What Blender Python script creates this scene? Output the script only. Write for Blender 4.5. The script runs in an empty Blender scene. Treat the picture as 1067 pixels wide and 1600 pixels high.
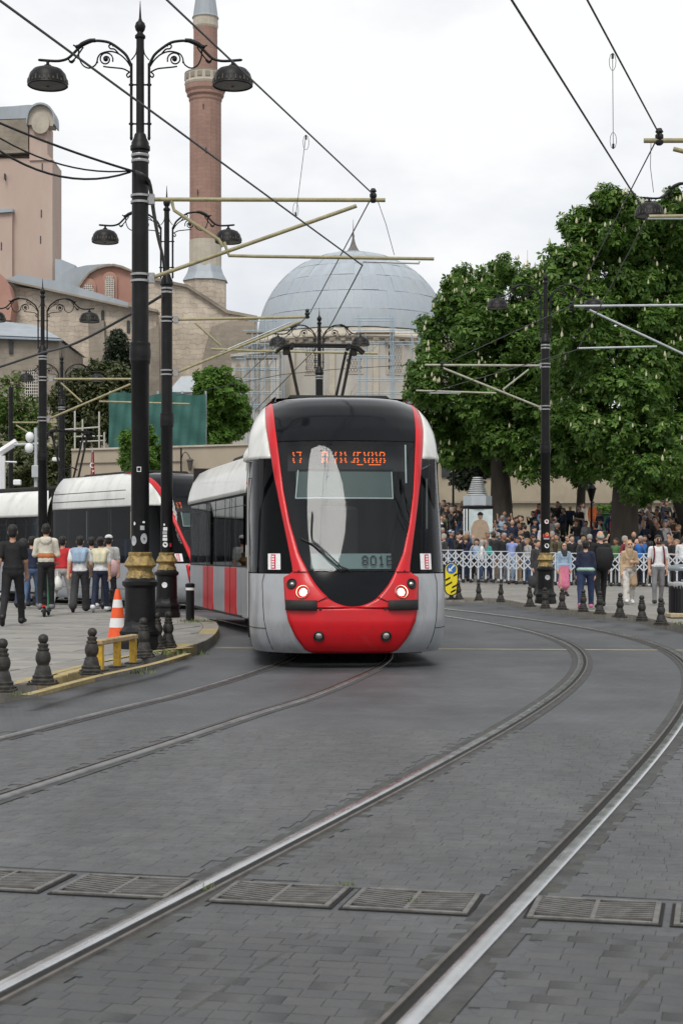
import bpy, math, random
import numpy as np
from mathutils import Vector, Matrix, Euler
R = math.radians
rnd = random.Random(7)
SC = bpy.context.scene
COL = SC.collection

# ---------------------------------------------------------------- camera, world, sun, exposure
F, HX, HY, H = 2500.0, 533.5, 865.0, 1.5          # focal length and horizon of the photograph, in its pixels
cam = bpy.data.cameras.new('camera'); camo = bpy.data.objects.new('camera', cam); COL.objects.link(camo)
camo.location = (0, 0, H); camo.rotation_euler = (R(90), 0, 0)
cam.sensor_fit = 'HORIZONTAL'; cam.sensor_width = 36; cam.lens = F/1067*36
cam.shift_y = 65/1067; cam.clip_end = 3000
cam.dof.use_dof = True; cam.dof.focus_distance = 23; cam.dof.aperture_fstop = 14
SC.camera = camo
w = bpy.data.worlds.new('World'); SC.world = w; w.use_nodes = True
nt = w.node_tree; nt.nodes.clear()
SUN_EL, SUN_AZ = 52, 191
def wn(t, **k):
    n = nt.nodes.new(t)
    for a, b in k.items(): setattr(n, a, b)
    return n
wo = wn('ShaderNodeOutputWorld'); b1 = wn('ShaderNodeBackground'); b2 = wn('ShaderNodeBackground'); mx = wn('ShaderNodeMixShader')
sky = wn('ShaderNodeTexSky', sky_type='NISHITA', sun_disc=False, sun_elevation=R(SUN_EL), sun_rotation=R(SUN_AZ), dust_density=3.0)
tc = wn('ShaderNodeTexCoord'); mp = wn('ShaderNodeMapping'); mp.inputs['Scale'].default_value = (1.2, 1.2, 2.6)
ns = wn('ShaderNodeTexNoise'); ns.inputs['Scale'].default_value = 2.2; ns.inputs['Detail'].default_value = 6; ns.inputs['Roughness'].default_value = .55
cr = wn('ShaderNodeValToRGB')
cr.color_ramp.elements[0].position = .38; cr.color_ramp.elements[0].color = (.88, .91, .96, 1)
cr.color_ramp.elements[1].position = .55; cr.color_ramp.elements[1].color = (1.18, 1.18, 1.18, 1)
L = nt.links.new
L(tc.outputs['Generated'], mp.inputs['Vector']); L(mp.outputs['Vector'], ns.inputs['Vector']); L(ns.outputs['Fac'], cr.inputs['Fac'])
L(sky.outputs[0], b1.inputs['Color']); b1.inputs['Strength'].default_value = .12
L(cr.outputs['Color'], b2.inputs['Color']); b2.inputs['Strength'].default_value = .90
mx.inputs['Fac'].default_value = .92
L(b1.outputs[0], mx.inputs[1]); L(b2.outputs[0], mx.inputs[2]); L(mx.outputs[0], wo.inputs['Surface'])
sl = bpy.data.lights.new('sun', 'SUN'); sl.energy = 2.1; sl.angle = R(24); sl.color = (1, .96, .9)
so = bpy.data.objects.new('sun', sl); COL.objects.link(so)
sd = Vector((math.sin(R(SUN_AZ))*math.cos(R(SUN_EL)), math.cos(R(SUN_AZ))*math.cos(R(SUN_EL)), math.sin(R(SUN_EL))))
so.rotation_euler = sd.to_track_quat('Z', 'Y').to_euler(); so.location = (-20, -20, 40)
vs = SC.view_settings; vs.view_transform = 'Standard'; vs.look = 'None'; vs.exposure = 0; vs.gamma = 1; vs.use_curve_mapping = False

# ---------------------------------------------------------------- pixel helpers (a pixel gives a direction, Y the distance)
def at(px, py, Y): return Vector(((px-HX)*Y/F, Y, H-(py-HY)*Y/F))
def gnd(px, py, z=0.0):
    Y = F*(H-z)/(py-HY); return Vector(((px-HX)*Y/F, Y, z))

# ---------------------------------------------------------------- materials
MATS = {}
def mat(name, col, rough=.6, metal=0., var=.18, scale=2.5, bump=0., bscale=40., bdist=.02, ior=1.45, coat=0., emit=0., dirt=None, dscale=1.2, stretch=(1, 1, 1), rvar=0., brick=None, trans=0., patch=None):
    if name in MATS: return MATS[name]
    m = bpy.data.materials.new(name); m.use_nodes = True; t = m.node_tree; N = t.nodes; K = t.links.new
    p = N['Principled BSDF']; p.inputs['Roughness'].default_value = rough; p.inputs['Metallic'].default_value = metal
    p.inputs['IOR'].default_value = ior; p.inputs['Coat Weight'].default_value = coat; p.inputs['Coat Roughness'].default_value = .08
    co = N.new('ShaderNodeTexCoord'); mpn = N.new('ShaderNodeMapping'); mpn.inputs['Scale'].default_value = stretch
    K(co.outputs['Object'], mpn.inputs['Vector'])
    src = None
    c = (*col, 1)
    def rgbmix(a, b, fac, typ='MIX'):
        x = N.new('ShaderNodeMix'); x.data_type = 'RGBA'; x.blend_type = typ
        if hasattr(fac, 'links') or not isinstance(fac, (int, float)): K(fac, x.inputs[0])
        else: x.inputs[0].default_value = fac
        for v, i in ((a, 6), (b, 7)):
            if isinstance(v, tuple): x.inputs[i].default_value = v
            else: K(v, x.inputs[i])
        return x.outputs[2]
    if var > 0:
        n1 = N.new('ShaderNodeTexNoise'); n1.inputs['Scale'].default_value = scale; n1.inputs['Detail'].default_value = 5; n1.inputs['Roughness'].default_value = .65
        K(mpn.outputs['Vector'], n1.inputs['Vector'])
        r1 = N.new('ShaderNodeMapRange'); r1.inputs['From Min'].default_value = .3; r1.inputs['From Max'].default_value = .7
        K(n1.outputs['Fac'], r1.inputs['Value'])
        lo = tuple(max(0, x*(1-var)) for x in col)+(1,); hi = tuple(min(1, x*(1+var)) for x in col)+(1,)
        src = rgbmix(lo, hi, r1.outputs[0])
        if rvar > 0:
            r2 = N.new('ShaderNodeMapRange'); r2.inputs['To Min'].default_value = max(.02, rough-rvar); r2.inputs['To Max'].default_value = min(1, rough+rvar)
            K(n1.outputs['Fac'], r2.inputs['Value']); K(r2.outputs[0], p.inputs['Roughness'])
    else:
        src = c
    if dirt:
        n2 = N.new('ShaderNodeTexNoise'); n2.inputs['Scale'].default_value = dscale; n2.inputs['Detail'].default_value = 7; n2.inputs['Roughness'].default_value = .7
        K(mpn.outputs['Vector'], n2.inputs['Vector'])
        r3 = N.new('ShaderNodeMapRange'); r3.inputs['From Min'].default_value = .5; r3.inputs['From Max'].default_value = .72
        r3.inputs['To Max'].default_value = dirt[3] if len(dirt) > 3 else .7
        K(n2.outputs['Fac'], r3.inputs['Value'])
        src = rgbmix(src, (*dirt[:3], 1), r3.outputs[0])
    hgt = None
    if brick:
        bw, bh, ms, dark, rot = brick
        bm = N.new('ShaderNodeMapping'); bm.inputs['Rotation'].default_value = rot
        K(co.outputs['Object'], bm.inputs['Vector'])
        bt = N.new('ShaderNodeTexBrick'); bt.inputs['Scale'].default_value = 1; bt.inputs['Brick Width'].default_value = bw; bt.inputs['Row Height'].default_value = bh
        bt.inputs['Mortar Size'].default_value = ms; bt.inputs['Mortar Smooth'].default_value = .3
        bt.inputs['Color1'].default_value = (1, 1, 1, 1); bt.inputs['Color2'].default_value = (1-dark*.5,)*3+(1,); bt.inputs['Mortar'].default_value = (1-dark,)*3+(1,)
        nd = N.new('ShaderNodeTexNoise'); nd.inputs['Scale'].default_value = 1.3; K(co.outputs['Object'], nd.inputs['Vector'])
        va = N.new('ShaderNodeVectorMath'); va.operation = 'MULTIPLY_ADD'; va.inputs[1].default_value = (.12*bw/.1*.4,)*3
        K(nd.outputs['Color'], va.inputs[0]); K(bm.outputs['Vector'], va.inputs[2]); K(va.outputs[0], bt.inputs['Vector'])
        src = rgbmix(src, bt.outputs['Color'], 1.0, 'MULTIPLY'); hgt = bt.outputs['Color']
    if patch:       # broad uneven wear, laid out in the ground's own coordinates
        ge = N.new('ShaderNodeNewGeometry'); pm_ = N.new('ShaderNodeMapping'); pm_.inputs['Rotation'].default_value = (0, 0, R(14)); pm_.inputs['Scale'].default_value = (1.6, .5, 1); K(ge.outputs['Position'], pm_.inputs['Vector'])
        n5 = N.new('ShaderNodeTexNoise'); n5.inputs['Scale'].default_value = patch[0]; n5.inputs['Detail'].default_value = 6; n5.inputs['Roughness'].default_value = .6; K(pm_.outputs['Vector'], n5.inputs['Vector'])
        r5 = N.new('ShaderNodeMapRange'); r5.inputs['From Min'].default_value = .32; r5.inputs['From Max'].default_value = .68; r5.inputs['To Min'].default_value = 1-patch[1]; r5.inputs['To Max'].default_value = 1+patch[1]*.6; K(n5.outputs['Fac'], r5.inputs['Value'])
        cb = N.new('ShaderNodeCombineColor'); [K(r5.outputs[0], cb.inputs[i_]) for i_ in range(3)]
        src = rgbmix(src, cb.outputs[0], 1.0, 'MULTIPLY')
    if isinstance(src, tuple): p.inputs['Base Color'].default_value = src
    else: K(src, p.inputs['Base Color'])
    if bump > 0:
        bp = N.new('ShaderNodeBump'); bp.inputs['Strength'].default_value = bump; bp.inputs['Distance'].default_value = bdist
        if hgt is None or bscale > 0:
            n3 = N.new('ShaderNodeTexNoise'); n3.inputs['Scale'].default_value = bscale or 40; n3.inputs['Detail'].default_value = 4
            K(mpn.outputs['Vector'], n3.inputs['Vector']); hh = n3.outputs['Fac']
            if hgt is not None:
                ad = N.new('ShaderNodeMath'); ad.operation = 'MULTIPLY_ADD'; ad.inputs[1].default_value = .6; K(n3.outputs['Fac'], ad.inputs[0]); K(hgt, ad.inputs[2]); hh = ad.outputs[0]
        else: hh = hgt
        K(hh, bp.inputs['Height']); K(bp.outputs[0], p.inputs['Normal'])
    if emit > 0:
        p.inputs['Emission Color'].default_value = c; p.inputs['Emission Strength'].default_value = emit
    if trans > 0:       # leaf: let some light through
        tr = N.new('ShaderNodeBsdfTranslucent'); mxs = N.new('ShaderNodeMixShader'); mxs.inputs[0].default_value = trans
        if isinstance(src, tuple): tr.inputs['Color'].default_value = src
        else: K(src, tr.inputs['Color'])
        out = N['Material Output']; K(p.outputs[0], mxs.inputs[1]); K(tr.outputs[0], mxs.inputs[2]); K(mxs.outputs[0], out.inputs['Surface'])
    MATS[name] = m; return m
def glass(name, tint, ior=1.35, rough=.02, extra=0.):
    if name in MATS: return MATS[name]
    m = bpy.data.materials.new(name); m.use_nodes = True; t = m.node_tree; N = t.nodes; K = t.links.new; N.clear()
    o = N.new('ShaderNodeOutputMaterial'); tr = N.new('ShaderNodeBsdfTransparent'); tr.inputs[0].default_value = (*tint, 1)
    gl = N.new('ShaderNodeBsdfGlossy'); gl.inputs['Roughness'].default_value = rough; gl.inputs['Color'].default_value = (.95, .97, 1, 1)
    fr = N.new('ShaderNodeFresnel'); fr.inputs['IOR'].default_value = ior; mxs = N.new('ShaderNodeMixShader')
    ad = N.new('ShaderNodeMath'); ad.operation = 'ADD'; ad.use_clamp = True; ad.inputs[1].default_value = extra
    K(fr.outputs[0], ad.inputs[0]); K(ad.outputs[0], mxs.inputs[0]); K(tr.outputs[0], mxs.inputs[1]); K(gl.outputs[0], mxs.inputs[2]); K(mxs.outputs[0], o.inputs[0])
    MATS[name] = m; return m

# ---------------------------------------------------------------- mesh helpers
class MB:
    def __init__(s): s.v, s.f, s.m = [], [], []
    def add(s, v, f, mi=0, M=None):
        b = len(s.v)
        s.v += [tuple(M @ Vector(q)) if M else tuple(q) for q in v]
        s.f += [tuple(i+b for i in q) for q in f]; s.m += [mi]*len(f); return s
    def box(s, c, d, mi=0, rz=0, M=None, bev=0):
        x, y, z = (q/2 for q in d)
        if bev > 0:
            b = min(bev, x*.9, y*.9, z*.9); v = []; 
            for zz, k in ((-z, b), (-z+b, 0), (z-b, 0), (z, b)):
                v += [(-x+k, -y+k, zz), (x-k, -y+k, zz), (x-k, y-k, zz), (-x+k, y-k, zz)]
            f = [(3, 2, 1, 0), (12, 13, 14, 15)]
            for l in range(3):
                for i in range(4): f.append((l*4+i, l*4+(i+1) % 4, l*4+4+(i+1) % 4, l*4+4+i))
        else:
            v = [(-x, -y, -z), (x, -y, -z), (x, y, -z), (-x, y, -z), (-x, -y, z), (x, -y, z), (x, y, z), (-x, y, z)]
            f = [(3, 2, 1, 0), (4, 5, 6, 7), (0, 1, 5, 4), (1, 2, 6, 5), (2, 3, 7, 6), (3, 0, 4, 7)]
        T = Matrix.Translation(c) @ Matrix.Rotation(rz, 4, 'Z')
        return s.add(v, f, mi, (M @ T) if M else T)
    def tube(s, pts, r, n=8, mi=0, caps=True, M=None):
        pts = [Vector(q) for q in pts]; k = len(pts); rr = r if hasattr(r, '__len__') else [r]*k
        v = []; up = None
        for i, q in enumerate(pts):
            d = (pts[min(i+1, k-1)]-pts[max(i-1, 0)])
            d = d.normalized() if d.length > 1e-9 else Vector((0, 0, 1))
            if up is None:
                up = Vector((0, 0, 1)) if abs(d.z) < .9 else Vector((1, 0, 0))
            a = d.cross(up); a = a.normalized() if a.length > 1e-6 else d.orthogonal().normalized()
            b = a.cross(d).normalized(); up = b
            for j in range(n):
                t = 2*math.pi*j/n; v.append(q+(a*math.cos(t)+b*math.sin(t))*rr[i])
        f = []
        for i in range(k-1):
            for j in range(n): f.append((i*n+j, i*n+(j+1) % n, (i+1)*n+(j+1) % n, (i+1)*n+j))
        if caps: f += [tuple(range(n-1, -1, -1)), tuple(range((k-1)*n, k*n))]
        return s.add(v, f, mi, M)
    def lathe(s, prof, n=16, c=(0, 0, 0), mi=0, M=None, rot=0, caps=True):
        v = []; f = []
        for r, z in prof:
            for j in range(n):
                t = 2*math.pi*j/n+rot; v.append((c[0]+r*math.cos(t), c[1]+r*math.sin(t), c[2]+z))
        k = len(prof)
        for i in range(k-1):
            for j in range(n): f.append((i*n+j, i*n+(j+1) % n, (i+1)*n+(j+1) % n, (i+1)*n+j))
        if caps:
            if prof[0][0] > 1e-4: f.append(tuple(range(n-1, -1, -1)))
            if prof[-1][0] > 1e-4: f.append(tuple(range((k-1)*n, k*n)))
        return s.add(v, f, mi, M)
    def prism(s, poly, y0, y1, mi=0, M=None):       # polygon in x,z pushed from y0 to y1
        n = len(poly); v = [(x, y0, z) for x, z in poly]+[(x, y1, z) for x, z in poly]
        f = [tuple(range(n)), tuple(range(2*n-1, n-1, -1))]+[(i, i+n, (i+1) % n+n, (i+1) % n) for i in range(n)]
        return s.add(v, f, mi, M)
    def slab(s, poly, z0, z1, mi=0, M=None):        # polygon in x,y pushed from z0 to z1
        n = len(poly); v = [(x, y, z0) for x, y in poly]+[(x, y, z1) for x, y in poly]
        f = [tuple(range(n-1, -1, -1)), tuple(range(n, 2*n))]+[(i, (i+1) % n, (i+1) % n+n, i+n) for i in range(n)]
        return s.add(v, f, mi, M)
    def grid(s, rows, mi=0, M=None, flip=False, close=False):
        n = len(rows[0]); v = [q for r in rows for q in r]; f = []
        for i in range(len(rows)-1):
            for j in range(n if close else n-1):
                q = (i*n+j, i*n+(j+1) % n, (i+1)*n+(j+1) % n, (i+1)*n+j); f.append(q[::-1] if flip else q)
        return s.add(v, f, mi, M)
    def mesh(s, name, mats, smooth=None):
        me = bpy.data.meshes.new(name); me.from_pydata(s.v, [], s.f)
        for m in (mats if isinstance(mats, (list, tuple)) else [mats]): me.materials.append(m)
        if any(s.m): me.polygons.foreach_set('material_index', s.m)
        if smooth is not None:
            me.polygons.foreach_set('use_smooth', [True]*len(me.polygons))
            if smooth < 180: me.set_sharp_from_angle(angle=R(smooth))
        me.update(); return me
    def build(s, name, mats, parent=None, loc=(0, 0, 0), rz=0, smooth=None):
        return obj(name, s.mesh(name, mats, smooth), parent, loc, rz)
def obj(name, me, parent=None, loc=(0, 0, 0), rz=0):
    o = bpy.data.objects.new(name, me); COL.objects.link(o); o.location = loc
    if rz: o.rotation_euler = (0, 0, rz)
    if parent: o.parent = parent
    return o
def thing(name, label, cat, loc=(0, 0, 0), rz=0, group=None):
    o = obj(name, None, None, loc, rz); o.empty_display_size = .2; return tag(o, label, cat, group)
def tag(o, label=None, cat=None, group=None, kind=None):
    if label: o['label'] = label
    if cat: o['category'] = cat
    if group: o['group'] = group
    if kind: o['kind'] = kind
    return o
CH = {}
def kids(o):
    if not CH.get('ok'):
        CH.clear(); CH['ok'] = True
        for q in bpy.data.objects:
            if q.parent: CH.setdefault(q.parent.name, []).append(q)
    return CH.get(o.name, [])
def copy_tree(o, parent=None):
    c = o.copy(); COL.objects.link(c); c.parent = parent
    for k in kids(o): copy_tree(k, c)
    return c
def dup(o, loc, rz=0, label=None, scale=None):
    CH.clear(); c = copy_tree(o); c.location = loc; c.rotation_euler = (0, 0, rz)
    if label: c['label'] = label
    if scale: c.scale = (scale,)*3
    return c
def catmull(pts, n=8):
    P = [Vector(p) for p in pts]; out = []
    for i in range(len(P)-1):
        a, b, c, d = P[max(i-1, 0)], P[i], P[i+1], P[min(i+2, len(P)-1)]
        for k in range(n):
            t = k/n; out.append(.5*((2*b)+(c-a)*t+(2*a-5*b+4*c-d)*t*t+(3*b-a-3*c+d)*t**3))
    out.append(P[-1]); return out
def nmesh(name, V, Q, mats, midx=None, smooth=False):       # fast mesh from numpy quads
    me = bpy.data.meshes.new(name); nv, nf, k = len(V), len(Q), Q.shape[1]
    me.vertices.add(nv); me.vertices.foreach_set('co', np.ascontiguousarray(V, dtype=np.float32).ravel())
    me.loops.add(nf*k); me.loops.foreach_set('vertex_index', np.ascontiguousarray(Q, dtype=np.int32).ravel())
    me.polygons.add(nf); me.polygons.foreach_set('loop_start', np.arange(0, nf*k, k, dtype=np.int32))
    for m in mats: me.materials.append(m)
    if midx is not None: me.polygons.foreach_set('material_index', np.ascontiguousarray(midx, dtype=np.int32))
    if smooth: me.polygons.foreach_set('use_smooth', np.ones(nf, dtype=bool))
    me.update(calc_edges=True); me.validate(); return me

# ---------------------------------------------------------------- base materials
BLACK = mat('black_cast_iron', (.007, .007, .008), .45, var=.35, scale=6, bump=.12, bscale=60, dirt=(.03, .028, .025, .25), dscale=5, ior=1.32)
IRON = mat('weathered_iron', (.017, .0165, .015), .6, var=.35, scale=14, bump=.3, bscale=60, dirt=(.085, .07, .052, .75), dscale=13)
GOLD = mat('worn_gold_paint', (.30, .21, .075), .5, metal=.25, var=.45, scale=16, bump=.6, bscale=38, dirt=(.02, .018, .015, .85), dscale=11)
STEELB = mat('clamp_steel', (.33, .33, .33), .4, metal=.7, var=.2, scale=20)
OLIVE = mat('olive_bracket_tube', (.30, .27, .15), .5, var=.2, scale=9, dirt=(.12, .10, .07, .5), dscale=6)
GALV = mat('galvanised_tube', (.42, .45, .46), .45, metal=.3, var=.15, scale=8)
CABLE = mat('black_cable', (.02, .02, .022), .5, var=0)
WHITEP = mat('white_sticker', (.68, .70, .70), .6, var=.15, scale=40)
# ================================================================ GROUND, TRACKS, PAVEMENTS
ROAD = mat('paved_road', (.080, .0845, .0905), .56, var=.24, scale=.8, rvar=.12, bump=.35, bscale=55, brick=(.13, .10, .006, .30, (0, 0, R(-13))), dirt=(.050, .051, .053, .6), dscale=.6, stretch=(.5, 1, 1), patch=(.55, .30))
SETT = [mat('sett_%d' % i, c, .60, var=.16, scale=5, bump=.4, bscale=45, dirt=(.050, .051, .053, .55), dscale=9, patch=(.55, .30)) for i, c in enumerate(((.084, .087, .089), (.089, .091, .092), (.079, .082, .085)))]
PAVE = mat('pavement_slabs', (.235, .225, .205), .75, var=.18, scale=1.2, bump=.25, bscale=25, brick=(.9, .6, .02, .25, (0, 0, .35)), dirt=(.14, .135, .125, .5), dscale=.9)
SLAB = [mat('pavement_slab_%d' % i, c, .7, var=.16, scale=3, bump=.2, bscale=30, dirt=(.11, .10, .09, .5), dscale=1.5) for i, c in enumerate(((.26, .25, .225), (.225, .218, .20), (.20, .195, .185)))]
KERB = mat('kerb_granite', (.23, .215, .185), .75, var=.25, scale=5, bump=.3, bscale=30, dirt=(.10, .09, .075, .6), dscale=3)
KERBY = mat('kerb_worn_yellow', (.34, .27, .12), .75, var=.3, scale=6, bump=.3, bscale=30, dirt=(.21, .195, .165, 1.0), dscale=3.2)
YELLOW = mat('yellow_paint', (.55, .33, .03), .55, var=.25, scale=9, dirt=(.22, .16, .08, .6), dscale=6)
RAILM = mat('polished_rail', (.52, .53, .54), .24, metal=.95, var=.15, scale=7, rvar=.1)
RAILO = mat('dull_rail', (.24, .24, .24), .38, metal=.8, var=.3, scale=3, rvar=.1, dirt=(.07, .068, .065, .8), dscale=2)
RAILD = mat('rail_groove', (.012, .012, .011), .9, var=.3, scale=20)
RAILL = mat('rail_lip', (.12, .11, .10), .55, metal=.4, var=.35, scale=10)
SEAL = mat('rail_edge_sealant', (.055, .056, .056), .85, var=.4, scale=6, bump=.5, bscale=30, dirt=(.06, .06, .035, .6), dscale=4)
GRATE = mat('grate_iron', (.135, .132, .125), .55, metal=.25, var=.35, scale=12, dirt=(.05, .045, .04, .6), dscale=9)
PIT = mat('drain_pit', (.012, .011, .010), .95, var=0)
MOSS = mat('kerb_weeds', (.10, .14, .035), .8, var=.4, scale=20)

mb = MB(); mb.add([(-900, -200, 0), (900, -200, 0), (900, 1600, 0), (-900, 1600, 0)], [(0, 1, 2, 3)])
road = tag(mb.build('road', ROAD), kind='structure')

# right-hand track: measured left rail, fitted; left-hand track: measured centre line
lr = np.array([(5.51, -1.176), (7.55, -.491), (9.38, .10), (11.23, .62), (15.8, 1.914), (18.03, 2.51), (19.95, 2.97), (22.3, 3.366), (25.7, 3.68), (29.07, 3.66), (34.4, 3.2), (38.8, 2.35)])
pc = np.polyfit(lr[:, 0], lr[:, 1], 5)
def curve_right():
    out = []
    ys = list(np.arange(5.5, 39.01, .35)); s0 = np.polyval(np.polyder(pc), 5.9)
    x55 = np.polyval(pc, 5.9)
    for y in (1.0, 2.0, 3.0, 4.0, 5.0, 5.5): out.append((x55+s0*(y-5.9), y))
    for y in ys:
        if y > 5.9: out.append((np.polyval(pc, y), y))
    x, y = out[-1]; a = math.atan2(out[-1][0]-out[-2][0], out[-1][1]-out[-2][1])
    for i in range(60):
        a -= .5/42; x += .5*math.sin(a); y += .5*math.cos(a); out.append((x, y))
    return [Vector((q[0], q[1], 0)) for q in out]
def offset(pts, d):        # +d to the right of the direction of travel
    o = []
    for i, p in enumerate(pts):
        t = (pts[min(i+1, len(pts)-1)]-pts[max(i-1, 0)]).normalized(); o.append(p+Vector((t.y, -t.x, 0))*d)
    return o
RL = curve_right(); RC = offset(RL, .72); RR = offset(RL, 1.44)
LC = catmull([(-4.95, 1, 0), (-3.98, 5, 0), (-3.38, 7.5, 0), (-2.76, 10, 0), (-2.12, 12.5, 0), (-1.5, 15, 0), (-.93, 17.2, 0), (-.2, 21.2, 0), (.02, 24, 0), (-.12, 27, 0), (-.62, 30, 0), (-1.4, 33.5, 0), (-2.35, 37, 0), (-4.1, 41, 0), (-6.2, 44, 0), (-8.8, 46.9, 0), (-14, 51.5, 0), (-22, 57, 0)], 8)
LL, LR2 = offset(LC, -.72), offset(LC, .72)
def rail(name, pts, side, label, sw=1., hm=None):        # side +1: groove lies to the right of the head
    t = thing(name, label, 'tram rail', pts[0])
    P = [q-pts[0] for q in pts]
    def strip(a, b, za, zb, side=side):
        A, B = offset(P, a*side), offset(P, b*side)
        return [[(q.x, q.y, za) for q in A], [(q.x, q.y, zb) for q in B]]
    def multi(nm, sec, m):
        mbb = MB(); rows = []
        for d, z in sec: rows.append([(q.x, q.y, z) for q in offset(P, d*side*(1 if nm == 'edge_sealant' else sw))])
        mbb.grid(rows, flip=(side < 0)); return mbb.build(nm, m, t, smooth=50)
    multi('rail_head', [(-.037, .001), (-.036, .014), (-.028, .0195), (.024, .0195), (.033, .015), (.035, .004)], hm or RAILM)
    multi('groove', [(.033, .0075), (.078, .0075)], RAILD)
    multi('guard_lip', [(.075, .003), (.076, .016), (.094, .016), (.097, .001)], RAILL)
    multi('edge_sealant', [(-.12*sw, .0045), (-.034*sw, .0045)], SEAL)
    multi('edge_sealant', [(.094*sw, .0045), (.165*sw, .0045)], SEAL)
    return t
rail('tram_rail', RL, 1, 'polished steel rail, first one crossed walking from the tram to the tree side')
rail('tram_rail', RR, -1, 'polished steel rail closest to the pavement with the lattice fence')
rail('tram_rail', LL, 1, 'dull grey rail under the tram on the side of the yellow-edged kerb', .72, RAILO)
rail('tram_rail', LR2, -1, 'dull grey rail under the tram on the side away from the yellow-edged kerb', .8, RAILO)

# drain covers across the tracks
DR = []      # centre, used to keep setts out
dA = R(-13.3)
def drain(cx, cy, label, wd=.53, dp=.40):
    t = thing('drain_cover', label, 'drain cover', (cx, cy, 0), dA, 'slotted iron drain covers across the tracks')
    m = MB(); m.box((0, 0, .003), (wd+.03, dp+.03, .004)); m.build('pit', PIT, t)
    m = MB()
    for s in (-1, 1):
        m.box((s*(wd/2-.0125), 0, .0085), (.025, dp, .013), bev=.003)
        m.box((0, s*(dp/2-.009), .0085), (wd-.051, .018, .013), bev=.003)
    m.box((0, 0, .0085), (.018, dp-.037, .0125)); m.build('frame', GRATE, t)
    # diagonal bars, clipped to each half
    sh = MB(); 
    n = 9
    for half in (-1, 1):
        x0, x1 = (-wd/2+.026, -.009) if half < 0 else (.009, wd/2-.026)
        for i in range(n):
            yc = -dp/2+.03+(dp-.06)*(i+.5)/n
            dy = .075*half
            b = MB(); a = (x0, yc-dy/2); c = (x1, yc+dy/2)
            ylo, yhi = -dp/2+.019, dp/2-.019
            pts = [(a[0], max(ylo, min(yhi, a[1]-.0075))), (c[0], max(ylo, min(yhi, c[1]-.0075))), (c[0], max(ylo, min(yhi, c[1]+.0075))), (a[0], max(ylo, min(yhi, a[1]+.0075)))]
            b.slab(pts, .005, .0145); b.build('bar', GRATE, t)
    DR.append((cx, cy)); return t
ux, uy = math.cos(dA), math.sin(dA)
for k, lab in ((-1.66, 'slotted iron drain cover two outside the polished rail towards the tram'), (-1.06, 'slotted iron drain cover just outside the polished rail towards the tram'),
               (-.335, 'slotted iron drain cover between the rails beside the rail nearer the tram'), (.255, 'slotted iron drain cover between the rails beside the rail nearer the trees'),
               (1.03, 'slotted iron drain cover just outside the rails towards the trees'), (1.62, 'slotted iron drain cover two outside the rails towards the trees')):
    drain(.06+k*ux, 6.93+k*uy, lab)

# setts: real stones near the viewer
def rail_dist(arr, X, Y):
    return np.min(np.hypot(arr[:, 0][None]-X[:, None], arr[:, 1][None]-Y[:, None]), axis=1)
dense = []
for pl in (RL, RR, LL, LR2):
    q = [p for p in pl if 3 < p.y < 16]; q2 = []
    for a, b in zip(q, q[1:]):
        for i in range(12): q2.append(a.lerp(b, i/12))
    dense.append(np.array([(p.x, p.y) for p in q2]))
sX, sY, sW, sD = [], [], [], []
ca, sa = math.cos(R(-13)), math.sin(R(-13))
v = 2.2; row = 0
while v < 15:
    rh = .098+rnd.uniform(-.004, .004); u = -6+rnd.uniform(0, .15)
    while u < 6:
        bw = rnd.uniform(.105, .155)
        uc = u+bw/2; vv = v+rh/2+.016*math.sin(uc*2.6+v*.7)
        X, Y = uc*ca-vv*sa, uc*sa+vv*ca
        if 4.7 < Y < 13.5 and abs(X) < .222*Y+.25: sX.append(X); sY.append(Y); sW.append(bw-.0010); sD.append(rh-.0012)
        u += bw
    v += rh; row += 1
sX, sY, sW, sD = map(np.array, (sX, sY, sW, sD))
md = np.min([rail_dist(a, sX, sY) for a in dense], axis=0)
keep = md > .135
for (cx, cy) in DR:
    dx, dy = sX-cx, sY-cy; u = dx*ux+dy*uy; q = -dx*uy+dy*ux
    keep &= ~((abs(u) < .315) & (abs(q) < .255))
sX, sY, sW, sD = sX[keep], sY[keep], sW[keep], sD[keep]
def sett_mesh(seed):
    r = random.Random(seed); m = MB(); c = .0085
    w_, d_ = .5, .5; vv = []
    base = [(-.5, -.5), (.5, -.5), (.5, .5), (-.5, .5)]
    vv = [(x, y, 0) for x, y in base]+[(x*.994, y*.994, .0030+r.uniform(-.0006, .0006)) for x, y in base]+[(x*.965+r.uniform(-.015, .015), y*.955+r.uniform(-.015, .015), .0037+r.uniform(-.0007, .0007)) for x, y in base]
    f = [(8, 9, 10, 11)]
    for l in (0, 4):
        for i in range(4): f.append((l+i, l+(i+1) % 4, l+4+(i+1) % 4, l+4+i))
    return vv, f
order = np.argsort(sY); stuff = MB()
SM = []
for i in range(9):
    vv, f = sett_mesh(i); SM.append(MB().add(vv, f).mesh('sett', SETT[i % 3], smooth=40))
for n_, i in enumerate(order):
    r = rnd.randrange(9); ang = R(-13)+.03*math.cos(sX[i]*2.6)+rnd.uniform(-.012, .012)
    if n_ < 300 :
        o = obj('sett', SM[r], road, (sX[i], sY[i], .001), ang); o.scale = (sW[i], sD[i], 1+rnd.uniform(-.12, .12))
    else:
        vv, f = sett_mesh(rnd.randrange(99)); M = Matrix.Translation((sX[i], sY[i], .001)) @ Matrix.Rotation(ang, 4, 'Z') @ Matrix.Diagonal((sW[i], sD[i], 1+rnd.uniform(-.12, .12), 1))
        stuff.add(vv, f, rnd.choice((0, 0, 0, 1, 2)), M)
o = stuff.build('setts', SETT, road, smooth=40); o['kind'] = 'stuff'

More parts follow.
